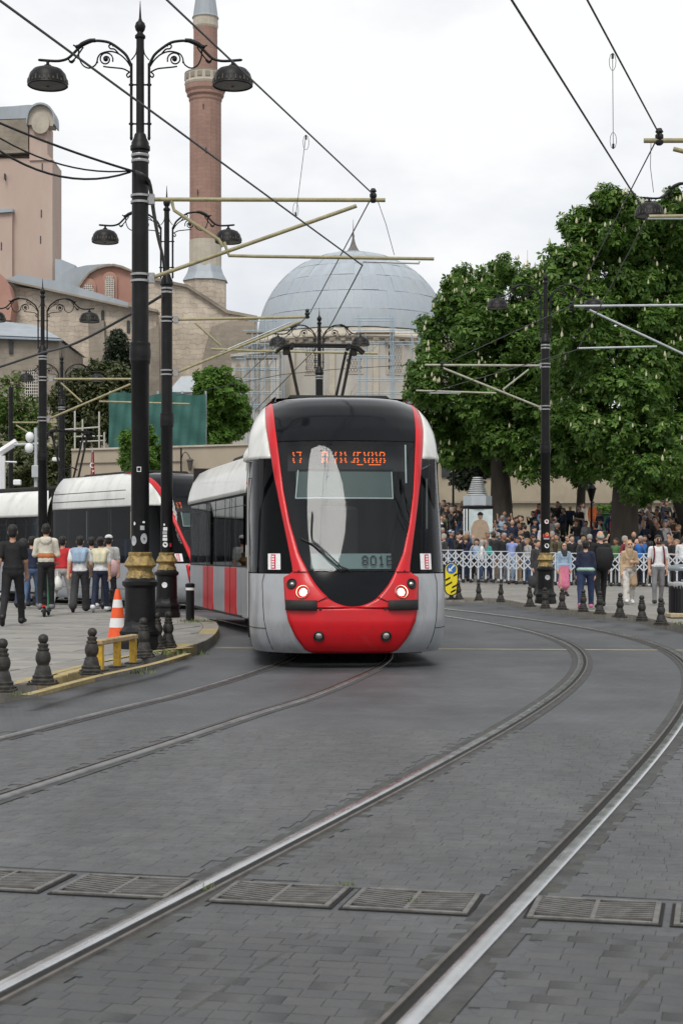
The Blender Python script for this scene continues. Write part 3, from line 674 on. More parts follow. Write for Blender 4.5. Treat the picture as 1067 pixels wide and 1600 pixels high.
def carriage(parent, loc, rz, Lm, doors, stripes=True, bays=6):
    # axis runs along +y from its front end
    m = MB()
    prof = [(1.20, .26), (1.31, .30), (1.325, .5), (1.325, 1.24)]
    for sg in (-1, 1):
        m.grid([[(sg*x, y, z) for y in (0, Lm)] for x, z in prof], flip=(sg > 0) is False)
    m.box((0, Lm/2, .40), (2.3, Lm-.3, .2), 1); m.box((0, Lm/2, .95), (2.6, Lm-.04, .03), 1)
    for y in (.02, Lm-.02): m.box((0, y, 1.9), (2.5, .03, 3.1), 1)
    body = m.build('carriage', [T_GREY, T_UND], parent, loc, rz, smooth=30)
    def sub(m, nm, mt, sm=35): return m.build(nm, mt, body, smooth=sm)
    # white roof with two dark seams each side
    m = MB(); pr = [(1.34, 2.62), (1.34, 2.70), (1.30, 2.90), (1.22, 3.12), (1.10, 3.30), (.9, 3.40), (0, 3.44)]
    full = pr+[(-x, z) for x, z in pr[-2::-1]]
    m.grid([[(x, y, z) for x, z in full] for y in (-.06, .04, Lm-.04, Lm+.06)]); solid(sub(m, 'roof', T_WHITE, 30), .03)
    for sg in (-1, 1):
        for zz, xx_ in ((2.86, 1.312), (3.10, 1.232)): m = MB(); m.tube([(sg*xx_, 0, zz), (sg*xx_, Lm, zz)], .012, 5); sub(m, 'roof_seam', T_GAP)
        m = MB(); n = bays; 
        for k in range(n):
            a, b = .06+(Lm-.12)*k/n, .06+(Lm-.12)*(k+1)/n
            q = MB(); q.box((sg*1.318, (a+b)/2, 1.93), (.012, b-a-.035, 1.34)); sub(q, 'window', T_SIDE)
            m.box((sg*1.312, b, 1.93), (.03, .05, 1.36))
        m.box((sg*1.312, .05, 1.93), (.03, .08, 1.36)); m.box((sg*1.312, Lm/2, 2.605), (.034, Lm, .05)); m.box((sg*1.312, Lm/2, 1.255), (.034, Lm, .03)); m.box((sg*1.315, Lm/2, 2.40), (.03, Lm, .012)); sub(m, 'window_frame', T_INT)
        for (y0, y1) in doors:
            q = MB(); q.box((sg*1.329, (y0+y1)/2, .78), (.02, y1-y0, .90), bev=.004); sub(q, 'door_panel', T_RED if stripes else T_GREY)
            q = MB(); q.box((sg*1.341, (y0+y1)/2, 1.45), (.008, .012, 2.28)); sub(q, 'door_seam', T_GAP)
            q = MB(); q.tube([(sg*1.20, y0+.1, 1.0), (sg*1.20, y0+.1, 2.7)], .018, 6); q.tube([(sg*1.20, y1-.1, 1.0), (sg*1.20, y1-.1, 2.7)], .018, 6); sub(q, 'grab_pole', T_POLE)
        q = MB(); q.box((sg*1.333, Lm/2, .315), (.02, Lm-1.2, .035)); sub(q, 'sill_strip', T_UND)
    for k in range(int(Lm//1.1)):
        q = MB(); y = .7+k*1.1
        for sx in (-.85, .85): q.box((sx, y, 1.35), (.8, .42, .12), bev=.04); q.box((sx, y+.2, 1.72), (.8, .09, .62), bev=.03)
        sub(q, 'seat', T_SEAT)
    q = MB(); q.tube([(0, .3, 2.5), (0, Lm-.3, 2.5)], .02, 6)
    for y in frange(.6, Lm-.6, 1.3): q.tube([(0, y, 1), (0, y, 2.8)], .018, 6)
    sub(q, 'grab_pole', T_POLE)
    for y in (1.2, 2.9):
        for sx in (-.75, .75):
            m = MB(); m.lathe([(.001, -.06), (.27, -.06), (.3, -.03), (.3, .04), (.26, .06), (.001, .06)], 18, M=Matrix.Translation((sx, y, .315)) @ Matrix.Rotation(R(90), 4, 'Y')); sub(m, 'wheel', T_UND, 40)
    m = MB(); m.box((0, Lm*.5, 3.52), (1.3, Lm*.5, .14), bev=.04); sub(m, 'roof_equipment', T_UND)
    return body
def bellows(parent, a, b):
    a, b = Vector(a), Vector(b); d = b-a; rz = math.atan2(-d.x, d.y); m = MB(); n = 7
    for i in range(n):
        y = d.length*(i+.5)/n; m.box((0, y, 1.85), (2.44-.08*(i % 2), d.length/n*1.0, 2.96-.08*(i % 2)))
    return m.build('gangway', T_RUB, parent, a, rz)
def panto(parent, loc, rz, zt, col=T_UND):
    m = MB(); z0 = 3.55; x = .5
    m.box((0, 0, z0), (1.0, 1.2, .08))
    for s in (-1, 1):
        m.tube([(s*.10, .45, z0), (s*.33*1.0, -.30, z0+.02)], .03, 6)
        m.tube([(-.20 if s < 0 else .22, .0, z0), (s*.62, .0, zt-.08)], .034, 6)
    m.tube([(.10, .1, z0), (.52, .1, zt-.1)], .03, 6); m.tube([(-.26, 0, z0+.55), (.1, 0, z0+.62), (.26, 0, z0+.55)], .022, 6); m.tube([(0, 0, z0), (0, 0, z0+.6)], .02, 6)
    for y in (-.14, .14): m.tube([(-.86, y, zt-.14), (-.72, y, zt-.03), (-.55, y, zt), (.55, y, zt), (.72, y, zt-.03), (.86, y, zt-.14)], .028, 6)
    for s in (-1, 1): m.box((s*.55, 0, zt-.02), (.06, .36, .10)); m.box((s*.66, 0, zt-.12), (.12, .2, .12))
    return m.build('pantograph', col, parent, loc, rz)
tram = thing('tram', 'red nosed grey and white tram with lit headlights and orange display, on the curve', 'tram', (.13, 20.6, 0))
b1_ = R(3.6); cab(tram, (0.015, 0, 0), b1_, 8.7)
a0 = Vector((.015-math.sin(b1_)*8.72, math.cos(b1_)*8.72, 0)); a1 = a0+Vector((-.05, .5, 0)); b2_ = R(13.6)
bellows(tram, a0, a1); carriage(tram, a1, b2_, 7.3, [(1.15, 2.45), (4.0, 5.3)])
panto(tram, (-.55, 10.6, 0), R(6), 5.56)
tram2 = thing('tram', 'second tram with long white roof behind the walking people, nose hidden by the first', 'tram', (-3.22, 42.6, 0))
c0 = R(35.4); cab(tram2, (0, 0, 0), c0, 7.5)
p0 = Vector((-math.sin(c0)*7.52, math.cos(c0)*7.52, 0)); c1 = R(39); p1 = p0+Vector((-math.sin(c1)*.5, math.cos(c1)*.5, 0))
bellows(tram2, p0, p1); carriage(tram2, p1, R(42), 7.1, [(1.2, 2.5), (4.2, 5.5)], False)
panto(tram2, (-5.2, 7.0, 0), R(37), 5.3)
# ================================================================ LAMP POSTS, CATENARY, STREET FURNITURE
def lamp_post():
    t = thing('lamp_post', 'x', 'lamp post')
    m = MB(); m.lathe([(.30, 0), (.30, .09), (.285, .10), (.275, .19), (.295, .21), (.295, .25), (.26, .29), (.235, .33), (.225, .42)], 8, rot=R(22.5))
    m.lathe([(.222, .40), (.215, .86), (.24, .885), (.255, .90), (.255, .945), (.225, .965), (.20, 1.0)], 24); m.build('base', BLACK, t, smooth=35)
    m = MB(); prof = [(.202, .985), (.19, 1.05), (.165, 1.10), (.172, 1.12), (.175, 1.135), (.20, 1.15), (.225, 1.175), (.215, 1.21), (.175, 1.27), (.16, 1.31), (.168, 1.33), (.168, 1.355), (.14, 1.36)]
    rows = []
    for r, z in prof:
        n = 48; rows.append([((r*(1+(.05 if r > .17 else .02)*math.cos(8*2*math.pi*j/n)*math.sin(z*26)))*math.cos(2*math.pi*j/n), (r*(1+.05*math.cos(8*2*math.pi*j/n)*math.sin(z*26)))*math.sin(2*math.pi*j/n), z) for j in range(n)])
    m.grid(rows, close=True); m.build('gold_collar', GOLD, t, smooth=40)
    m = MB(); m.lathe([(.128, 1.33), (.126, 4.0), (.14, 4.02), (.143, 4.06), (.15, 4.12), (.15, 4.2), (.142, 4.25), (.146, 4.28), (.12, 4.31), (.117, 7.0), (.14, 7.02), (.14, 7.07), (.125, 7.09), (.125, 7.12), (.09, 7.19), (.08, 7.24), (.06, 7.26)], 20); m.build('shaft', BLACK, t, smooth=40)
    m = MB(); m.lathe([(.058, 7.24), (.055, 8.58), (.075, 8.6), (.075, 8.63), (.045, 8.66), (.04, 8.69)], 12); m.build('upper_pole', BLACK, t, smooth=40)
    m = MB(); m.lathe([(.035, 8.67), (.065, 8.71), (.078, 8.76), (.062, 8.81), (.03, 8.84), (.018, 8.88), (.012, 8.98), (.004, 9.12)], 12); m.build('finial', BLACK, t, smooth=40)
    for z in (4.06, 4.29, 6.86, 6.94): m = MB(); m.lathe([(.14 if z < 5 else .125, z-.02), (.145 if z < 5 else .13, z), (.14 if z < 5 else .125, z+.02)], 20); m.build('band', BLACK if z < 5 else STEELB, t, smooth=50)
    for s in (-1, 1):
        m = MB(); arm = [(.125, 8.21), (.165, 8.30), (.228, 8.39), (.404, 8.52), (.53, 8.555), (.66, 8.556), (.78, 8.51), (.869, 8.45), (.998, 8.325), (1.09, 8.285), (1.206, 8.275), (1.42, 8.29)]
        m.tube(catmull([(s*x, 0, z) for x, z in arm], 4), .02, 8); m.tube([(s*.125, 0, 7.20), (s*.125, 0, 8.24)], .02, 8)
        m.lathe([(.001, 7.15), (.018, 7.17), (.024, 7.2), (.012, 7.22)], 8, (s*.125, 0, 0))
        for z in (7.39, 7.94): m.tube([(0, 0, z), (s*.16, 0, z)], .013, 6); m.lathe([(.01, -.02), (.028, -.015), (.028, .015), (.01, .02)], 8, (s*.125, 0, z))
        m.tube(catmull([(s*.045, 0, 8.50), (s*.06, 0, 8.38), (s*.125, 0, 8.29)], 4), .009, 6)
        m.lathe([(.012, -.012), (.022, 0), (.012, .012)], 8, (s*1.42, 0, 8.29)); a = m.build('arm', BLACK, t, smooth=60)
        # scrolls
        m = MB(); sp = []
        for k in range(22):
            th = R(200)-k*R(26); r = .105-.0036*k; sp.append((s*(.484+r*math.cos(th)), 0, 8.30+r*math.sin(th)))
        m.tube(sp, .011, 6)
        for pts in ([(.14, 8.20), (.20, 8.29), (.30, 8.375), (.42, 8.41), (.55, 8.38), (.60, 8.31), (.60, 8.245)], [(.15, 8.12), (.24, 8.165), (.36, 8.18), (.46, 8.19), (.52, 8.2)], [(.60, 8.30), (.63, 8.22), (.72, 8.175), (.81, 8.22), (.86, 8.33), (.865, 8.44)],
                    [(.30, 8.375), (.36, 8.44), (.42, 8.45), (.44, 8.49), (.40, 8.51), (.38, 8.48)], [(.80, 8.47), (.90, 8.33), (.97, 8.27), (1.02, 8.31)], [(.15, 8.12), (.19, 8.08), (.17, 8.045), (.14, 8.07)], [(.92, 8.29), (.96, 8.25), (1.0, 8.27)]):
            m.tube(catmull([(s*x, 0, z) for x, z in pts], 5), .011, 6)
        m.lathe([(.001, -.035), (.03, -.02), (.036, 0), (.03, .02), (.001, .035)], 10, (s*.484, 0, 8.30)); m.build('scroll', BLACK, a, smooth=60)
        m = MB(); m.tube(catmull([(s*.63, 0, 8.565), (s*.70, 0, 8.56), (s*.80, 0, 8.52), (s*.88, 0, 8.475), (s*.94, 0, 8.50)], 4), [.03]*4+[.034]*6+[.03]*4+[.012]*3, 8); m.build('leaf_ornament', GOLD if False else BLACK, a, smooth=60)
        m = MB(); c = (s*1.30, 0, 0)
        m.lathe([(.022, 8.28), (.022, 8.23), (.05, 8.215), (.05, 8.19), (.12, 8.18), (.20, 8.15), (.25, 8.09), (.272, 8.02), (.278, 7.94), (.285, 7.925), (.27, 7.915)], 28, c, caps=False); lp = m.build('lamp_shade', BLACK, t, smooth=40)
        m = MB()
        for k in range(28):
            th = 2*math.pi*k/28; hh = .055+.025*math.sin(k*2.7)
            pts = [((.266-.0*q)*math.cos(th), (.266)*math.sin(th), 7.955+hh*q) for q in (0, 1)]
            m.tube([(c[0]+.279*math.cos(th), .279*math.sin(th), 7.955), (c[0]+.270*math.cos(th), .270*math.sin(th), 7.955+hh)], .011, 4)
        m.build('fretwork', mat('lamp_fret', (.085, .078, .06), .6, var=.4, scale=30), lp)['kind'] = 'stuff'
        m = MB(); m.lathe([(.262, 7.93), (.20, 7.925), (.001, 7.915)], 24, c); m.lathe([(.001, 7.90), (.02, 7.905), (.02, 7.92)], 8, c); m.build('diffuser', mat('lamp_diffuser', (.07, .07, .065), .4, var=.2, scale=9), lp)
    return t
LP = lamp_post()
posts = [((-2.83, 22.5, PZ), 0, 'black twin-arm lamp post with gold collar beside the orange and white cone'), ((-3.69, 33.8, PZ), .0, 'black twin-arm lamp post with stickers beside the white-banded short post, next to the trams'),
         ((-7.75, 41.5, PZ), .05, 'black twin-arm lamp post standing in front of the second tram'), ((-10.4, 59.5, .0), .1, 'distant black lamp post behind the second tram with a pantograph in front of it'),
         ((-.70, 50.5, PZ), 0, 'black twin-arm lamp post rising behind the pantograph before the dome'), ((5.48, 43.0, PZ), .03, 'black twin-arm lamp post with gold collar on the pavement by the lattice fence'),
         ((7.3, 31.2, PZ), .0, 'black twin-arm lamp post behind the litter bin by the kerb'), ((7.1, 19.1, PZ), 0, 'black twin-arm lamp post carrying the wires closest over the road')]
POSTS = []
for i, (l, rz, lab) in enumerate(posts):
    if i == 0: LP.location = l; LP['label'] = lab; LP['group'] = 'ornate lamp posts'; POSTS.append(LP)
    else: POSTS.append(dup(LP, l, rz, lab, .93 if i == 2 else None))
def sticker(post, ang, z, rw, rh, m, r=.131, round_=True):
    q = MB(); n = 16
    if round_: pts = [(rw*math.cos(2*math.pi*k/n), rh*math.sin(2*math.pi*k/n)) for k in range(n)]
    else: pts = [(-rw, -rh), (0, -rh), (rw, -rh), (rw, rh), (0, rh), (-rw, rh)]
    q.add([((r+.003)*math.sin(ang+x/r), -(r+.003)*math.cos(ang+x/r), z+y) for x, y in pts], [tuple(range(len(pts)))]); o = q.build('sticker', m, post)
    return o
GREYS = mat('grey_sticker', (.36, .38, .40), .6, var=.2, scale=30); REDS = mat('red_sticker', (.5, .03, .04), .6, var=.2)
A = POSTS[0]; sticker(A, -.62, 1.52, .045, .07, GREYS); sticker(A, .55, 1.55, .05, .075, GREYS); sticker(A, .35, 1.70, .03, .03, GREYS, round_=False); sticker(A, -.5, 1.76, .015, .025, WHITEP); sticker(A, .5, 1.78, .02, .015, WHITEP); sticker(A, .0, 2.52, .03, .035, WHITEP, round_=False); sticker(A, .0, 2.52, .021, .024, BLACK, .133, False)
B = POSTS[1]
for k, (an, z, rw, rh, mm) in enumerate(((-.15, 1.53, .055, .06, WHITEP), (-.2, 1.64, .05, .03, WHITEP), (-.2, 1.71, .045, .025, WHITEP), (-.22, 1.78, .05, .03, GREYS), (-.15, 1.86, .045, .035, WHITEP), (-.3, 1.95, .02, .025, WHITEP), (.75, 1.52, .025, .04, REDS), (-.1, .68, .06, .06, WHITEP))): sticker(B, an, z, rw, rh, mm, .131 if z > 1 else .222, k in (0, 5, 7))
C = POSTS[5]
for an, z, rw, rh, mm, rd in ((.1, 2.2, .06, .06, WHITEP, 1), (.1, 2.2, .03, .03, REDS, 1), (.0, 1.82, .09, .045, REDS, 0), (.1, 1.74, .08, .02, GREYS, 0), (.2, 1.86, .05, .05, mat('amber_sticker', (.5, .3, .08), .6, var=0), 1), (.15, 1.55, .065, .065, WHITEP, 1), (.1, .7, .07, .07, GREYS, 1)): sticker(C, an, z, rw, rh, mm, .131 if z > 1 else .222, rd)

def tubes(name, label, cat, base, segs, group=None):
    t = thing(name, label, cat, base)
    b = Vector(base)
    for nm, pts, r, m in segs:
        q = MB(); q.tube([Vector(p)-b for p in pts], r, 8); q.build(nm, m, t, smooth=60)
    return t
def bracket(post, Y, tube, strut, diag, steady, regis, ins, label, r=.03, steel=OLIVE):
    pw = Vector(posts[post][0]); P = lambda q: at(q[0], q[1], Y)
    segs = [('bracket_tube', [P(tube[0]), P(tube[1])], r, steel), ('strut', [P(strut[0]), P(strut[1])], r*.95, steel)]
    if diag: segs.append(('cross_tube', [P(q) for q in diag], r*.8, steel))
    if steady: segs.append(('steady_arm', [P(q) for q in steady], r*.8, steel))
    if regis: segs.append(('registration_arm', [P(q) for q in regis], r*.5, GALV))
    base = Vector((pw.x, Y, P(tube[0]).z))
    t = tubes('catenary_bracket', label, 'bracket', base, segs, 'catenary brackets')
    for q in (tube[0], strut[0]):
        z = P(q).z; m = MB()
        for dz in (-.045, .045): m.lathe([(.124, dz-.016), (.136, dz-.016), (.136, dz+.016), (.124, dz+.016)], 20, (pw.x-base.x, pw.y-base.y, z-base.z), caps=False)
        m.box((P(q).x-base.x+(.0), 0, z-base.z), (.10, .09, .14)); m.build('clamp', STEELB, t, smooth=50)
    for q in ins:
        m = MB(); c = P(q)-base; m.lathe([(.028, -.10), (.05, -.08), (.05, -.05), (.03, -.04), (.05, -.02), (.05, .02), (.03, .04), (.05, .06), (.028, .10)], 10, c); m.build('insulator', T_RUB, t, smooth=50)
    t['group'] = 'catenary brackets'; return t
bracket(0, 22.5, [(236, 311), (602, 312)], [(236, 434), (557, 321), (558, 311)], [(268, 312), (272, 328), (342, 374), (348, 385)], [(350, 378), (358, 399), (400, 400), (678, 404)], [(655, 408), (655, 411), (567, 408), (566, 414)], [(583, 305)], 'long olive catenary bracket high on the lamp post beside the cone')
bracket(1, 33.8, [(275, 499), (478, 495)], [(275, 582), (470, 502)], [(305, 504), (345, 540)], [(330, 545), (400, 548), (590, 552)], [(345, 550), (455, 503)], [(480, 490)], 'olive catenary bracket on the sticker-covered lamp post before the dome')
bracket(2, 41.5, [(80, 592), (205, 592)], [(75, 655), (204, 600)], [(95, 598), (128, 628)], [(155, 627), (296, 631)], None, [], 'olive catenary bracket on the lamp post in front of the second tram')
bracket(5, 43.0, [(846, 571), (664, 570)], [(846, 637), (690, 574)], [(826, 577), (786, 608), (788, 612)], [(775, 614), (650, 610)], [(720, 614), (668, 614)], [(690, 571)], 'pale catenary bracket on the lamp post by the lattice fence', steel=mat('pale_bracket', (.34, .34, .27), .5, var=.2, scale=9))
bracket(6, 31.2, [(1105, 476), (893, 478)], [(1108, 572), (921, 484)], None, [(1026, 541), (902, 544)], None, [(893, 478)], 'grey galvanised catenary bracket in front of the chestnut crowns', r=.024, steel=GALV)
bracket(7, 19.1, [(1448, 218), (1006, 219)], [(1450, 330), (1052, 232), (1052, 219)], None, [(1240, 280), (1260, 335), (1014, 338)], [(1075, 341), (1012, 341)], [(1030, 213)], 'olive catenary bracket crossing above the road beside the trees')
# far left bracket on a thin post
t = thing('tram_mast', 'thin dark mast with olive arms at the far end behind the second tram', 'mast', at(17, 900, 62)); b = Vector(t.location)
m = MB(); m.tube([(0, 0, -1), (0, 0, at(17, 605, 62).z-b.z)], .09, 8); m.build('mast', BLACK, t, smooth=60)
m = MB(); m.tube([(0, 0, at(0, 660, 62).z-b.z), (at(88, 660, 62)-b)], .035, 6); m.tube([at(25, 664, 62)-b, at(80, 698, 62)-b], .035, 6); m.tube([at(0, 691, 62)-b, at(40, 691, 62)-b], .03, 6); m.build('arm', OLIVE, t)

def wire(label, pts, r=.011, sag=0, cat='wire', name='overhead_wire', group='overhead tram wires'):
    pts = [Vector(p) for p in pts]
    if sag and len(pts) == 2: pts = [pts[0].lerp(pts[1], i/14)-Vector((0, 0, sag*4*(i/14)*(1-i/14))) for i in range(15)]
    b = pts[0].copy(); m = MB(); m.tube([p-b for p in pts], r, 6); o = m.build(name, CABLE, None, b, smooth=60); tag(o, label, cat, group); return o
def past(a, b, k): return Vector(a)+(Vector(b)-Vector(a))*k
c1_ = at(566, 414, 22.5); c0_ = at(0, 0, F*(5.58-H)/HY); m1_ = at(583, 303, 22.5); m0_ = at(262, 0, F*(6.35-H)/HY)
wire('contact wire over the track the red tram runs on, running towards the viewer', [past(c1_, c0_, 1.6), c1_], .0105)
wire('upper carrier wire over the red tram track, fixed to the long olive bracket', [past(m1_, m0_, 1.9), m1_], .0105)
wire('contact wire from the long olive bracket to the pantograph of the red tram', [c1_, at(521, 500, 28.5), at(497, 538, 31.2), at(490, 548, 33.8), at(400, 640, 45)], .0105)
wire('carrier wire between the two olive brackets above the red tram', [m1_, at(483, 491, 33.8), at(380, 590, 45)], .0105)
r1_ = at(1012, 338, 19.1); r0_ = at(800, 0, F*(5.52-H)/HY); q1_ = at(1030, 209, 19.1); q0_ = at(918, 0, F*(6.35-H)/HY)
wire('contact wire over the empty track by the trees, running towards the viewer', [past(r1_, r0_, 1.7), r1_], .0105)
wire('carrier wire over the empty track by the trees', [past(q1_, q0_, 1.9), q1_], .0105)
wire('carrier wire running down behind the hanging lamp in front of the chestnut trees', [q1_, at(893, 477, 31.2), at(690, 570, 43)], .0095)
wire('contact wire between the two brackets in front of the chestnut trees', [r1_, at(902, 546, 31.2), at(668, 614, 43)], .0095)
def dropper(a, b, label):
    o = wire(label, [a, b], .0035, name='dropper_wire', group='thin dropper wires'); l = Vector(a); ls = []
    for p, s in ((Vector(a), -1), (Vector(b), 1)):
        m = MB(); m.tube([p-l+Vector((.035*math.sin(k*.7)*1.0, 0, s*(.09-.09*math.cos(k*.7)))) for k in range(10)], .003, 4); m.box(p-l+Vector((0, 0, s*.03)), (.022, .022, .05)); m.build('loop', CABLE, o)
dropper(at(478, 210, 18.9), at(462, 338, 20.0), 'thin dropper wire with looped ends over the track the red tram runs on')
dropper(at(957, 82, 16.3), at(958, 232, 17.2), 'thin dropper wire with looped ends over the empty track')
wire('thin wire hanging from the end of the long olive bracket to its lower arm', [at(590, 313, 22.5), at(603, 350, 22.5), at(616, 398, 22.5)], .005, name='dropper_wire', group='thin dropper wires')
wire('thin wire hanging from the bracket beside the trees', [at(1017, 222, 19.1), at(1016, 260, 19.1), at(1021, 300, 19.1)], .004, name='dropper_wire', group='thin dropper wires')
for k, (a, b, sg, rr) in enumerate(((at(-60, 165, 21), at(212, 268, 22.4), .05, .017), (at(-60, 175, 21), at(206, 266, 22.4), .25, .012), (at(-60, 190, 21), at(204, 268, 22.4), .35, .016))):
    wire(('thick upper feeder cable strapped to the lamp post beside the cone', 'thin sagging middle feeder cable tied to the lamp post beside the cone', 'lowest sagging feeder cable tied to the lamp post beside the cone')[k], [a, b], rr, sg, 'cable', 'feeder_cable', 'black feeder cables')
wire('cable bundle hanging down from the lamp post to the next one behind', catmull([at(212, 268, 22.3), at(232, 282, 22.4), at(240, 330, 24), at(247, 370, 28), at(255, 405, 32), at(258, 440, 33.6)], 5), .03, 0, 'cable', 'cable_bundle', 'black feeder cables')
wire('thick black cable sagging from the sticker-covered post past the middle lamp post', catmull([at(252, 462, 33.6), at(205, 490, 34.5), at(120, 535, 37), at(60, 553, 40), at(0, 573, 42), at(-60, 590, 44)], 5), .03, 0, 'cable', 'feeder_cable', 'black feeder cables')
wire('thin grey span wire crossing in front of the domed tomb', [at(275, 618, 60), at(440, 585, 60), at(520, 577, 60), at(640, 570, 60)], .012, 0, name='span_wire')

# ---- bollards
def bollard():
    t = thing('bollard', 'x', 'bollard')
    m = MB(); m.box((0, 0, .0125), (.25, .25, .025), bev=.005)
    for sx in (-1, 1):
        for sy in (-1, 1): m.lathe([(.012, .02), (.012, .04), (.001, .042)], 6, (sx*.105, sy*.105, 0))
    m.build('base_plate', IRON, t, smooth=40)
    m = MB(); m.lathe([(.115, .02), (.118, .05), (.105, .065), (.108, .09), (.09, .105), (.082, .14), (.07, .185), (.058, .20), (.062, .215), (.074, .24), (.079, .275), (.072, .315), (.055, .345), (.062, .352), (.062, .368), (.048, .375), (.05, .395), (.057, .402), (.055, .415), (.038, .42), (.033, .43)], 16); m.build('body', IRON, t, smooth=35)
    m = MB(); m.lathe([(.032, .425), (.046, .44), (.053, .465), (.046, .495), (.025, .513), (.001, .518)], 14); m.build('ball', IRON, t, smooth=60)
    return t
BO = bollard(); first = True
def put_bollard(px, py, label, group, z=PZ):
    global first
    p = gnd(px, py, z); 
    if first: o = BO; o.location = p; o['label'] = label; first = False
    else: o = dup(BO, p, rnd.uniform(-.3, .3), label); o.rotation_euler = (rnd.uniform(-.03, .03), rnd.uniform(-.04, .04), rnd.uniform(-.3, .3))
    o['group'] = group; return o
LB = 'bollards on the yellow-edged kerb'
for px, py, lab in ((4, 1079, 'black iron bollard with weeds at its foot, at the open end of the yellow-edged kerb'), (67, 1068, 'black iron bollard on a yellow painted patch, two along from the yellow hoop barrier'), (142, 1052, 'black iron bollard on a yellow painted patch next to the yellow hoop barrier'),
                    (226, 1026, 'black iron bollard directly in front of the big lamp post base'), (262, 1010, 'black iron bollard standing free beside the big lamp post base'), (246, 1012, 'black iron bollard half hidden behind the big lamp post base'), (174, 953, 'small black bollard among the walking people near the second tram')):
    o = put_bollard(px, py+2, lab, LB)
for i, (px, py) in enumerate(((717, 937), (748, 938.5), (782, 941), (828, 948), (852, 951), (878, 953), (911, 956), (937, 960), (968, 965), (1003, 971), (1033, 977))):
    o = put_bollard(px, py, 'black iron bollard behind the yellow arrow sign' if i == 0 else 'black iron bollard, %s from the yellow arrow sign along the plaza kerb' % ('', 'second', 'third', 'fourth', 'fifth', 'sixth', 'seventh', 'eighth', 'ninth', 'tenth', 'eleventh')[i], 'row of bollards along the plaza kerb')
# yellow hoop barrier
p = gnd(183, 1043, PZ); t = thing('hoop_barrier', 'yellow steel hoop barrier with worn grey top bar on the kerb', 'barrier', p, R(80)); t.scale = (1, 1, .82)
YB = mat('yellow_barrier', (.48, .29, .03), .5, var=.3, scale=9, dirt=(.18, .11, .05, .8), dscale=10); 
for x in (-.62, 0, .62): m = MB(); m.box((x, 0, .19), (.085, .07, .38), bev=.012); m.build('upright', YB, t)
m = MB(); m.box((0, 0, .40), (1.36, .09, .075), bev=.014); m.build('top_bar', mat('worn_bar', (.30, .22, .12), .6, var=.4, scale=6, dirt=(.42, .28, .06, .8), dscale=5), t)
for x in (-.62, 0, .62): m = MB(); m.box((x, 0, .012), (.2, .16, .022), bev=.004); m.build('foot_plate', IRON, t)
# traffic cone
p = gnd(184, 1000, PZ); p.x -= .02; t = thing('traffic_cone', 'orange and white striped traffic cone leaning out behind the lamp post base', 'traffic cone', (-3.40, 24.3, PZ))
OR = mat('cone_orange', (.80, .10, .02), .5, var=.12, dirt=(.30, .08, .04, .7), dscale=9); CW = mat('cone_white', (.72, .72, .72), .35, var=.08)
m = MB(); m.box((0, 0, .02), (.38, .38, .04), bev=.01); m.build('foot', mat('cone_foot_yellow', (.55, .33, .03), .6, var=.2), t)
rz_ = [(0.04, .155), (.22, .128), (.36, .107), (.52, .083), (.64, .065), (.80, .030)]
for k in range(5):
    m = MB(); (za, ra), (zb, rb) = rz_[k], rz_[k+1]; m.lathe([(ra, za), (rb, zb)]+([(.001, zb)] if k == 4 else []), 20); m.build('cone_band', CW if k in (1, 3) else OR, t, smooth=60)
# short black post with white bands
p = gnd(297, 970, PZ); t = thing('marker_post', 'short black post with two white bands at the kerb beside the tram', 'marker post', p)
m = MB(); m.lathe([(.085, 0), (.085, .66), (.095, .67), (.095, .73), (.06, .75), (.001, .75)], 14); m.build('post', BLACK, t, smooth=40)
for x in (-.045, .045): m = MB(); m.lathe([(.0865, .61), (.0865, .66)], 14, caps=False); m.build('white_band', WHITEP, t, smooth=60); break
# keep-left sign
p = gnd(705, 937, PZ); t = thing('traffic_sign', 'yellow and black striped sign with a blue arrow disc at the kerb end', 'sign', (p.x, p.y, PZ))
YS = mat('sign_yellow', (.75, .62, .02), .4, var=.06); SB = mat('sign_blue', (.03, .13, .42), .4, var=.05); W_ = .17; Hs = .88
def cap(w, h, z0, n=10): 
    pts = [(w*math.cos(math.pi*k/n), z0+h-w+w*math.sin(math.pi*k/n)) for k in range(n+1)]+[(w*math.cos(math.pi+math.pi*k/n), z0+w+w*math.sin(math.pi+math.pi*k/n)) for k in range(n+1)]
    return pts
m = MB(); m.prism(cap(.205, .98, .11), .0, .04); m.build('sign_frame', BLACK, t); m = MB(); m.prism(cap(.175, .92, .14), -.008, -.001); m.build('sign_face', YS, t)
m = MB(); m.prism([(.145*math.cos(2*math.pi*k/24), .90+.145*math.sin(2*math.pi*k/24)) for k in range(24)], -.014, -.009); d = m.build('blue_disc', SB, t)
m = MB(); m.prism([(x, .90+z) for x, z in ((.085, .10), (.10, .085), (-.01, -.035), (.03, -.075), (-.085, -.08), (-.08, .03), (-.04, -.005), (.07, .115))][::-1], -.019, -.015); m.build('arrow', WHITEP, d)
m = MB()
for zz in (.66, .50, .34, .22):
    x0, x1 = -.168, .168
    if zz > .6: sp = ((-.168, -.03), (.06, .168))
    elif zz > .45: sp = ((-.168, .02),)
    elif zz > .3: sp = ((.02, .168),)
    else: sp = ((-.02, .12),)
    for a, b in sp: m = MB(); m.prism([(a, zz+(a)*.55-.03), (b, zz+b*.55-.03), (b, zz+b*.55+.025), (a, zz+a*.55+.025)], -.014, -.009); m.build('stripe', BLACK, t)
m = MB(); m.lathe([(.16, 0), (.16, .03), (.07, .06), (.05, .14)], 14); m.build('foot', BLACK, t, smooth=40)
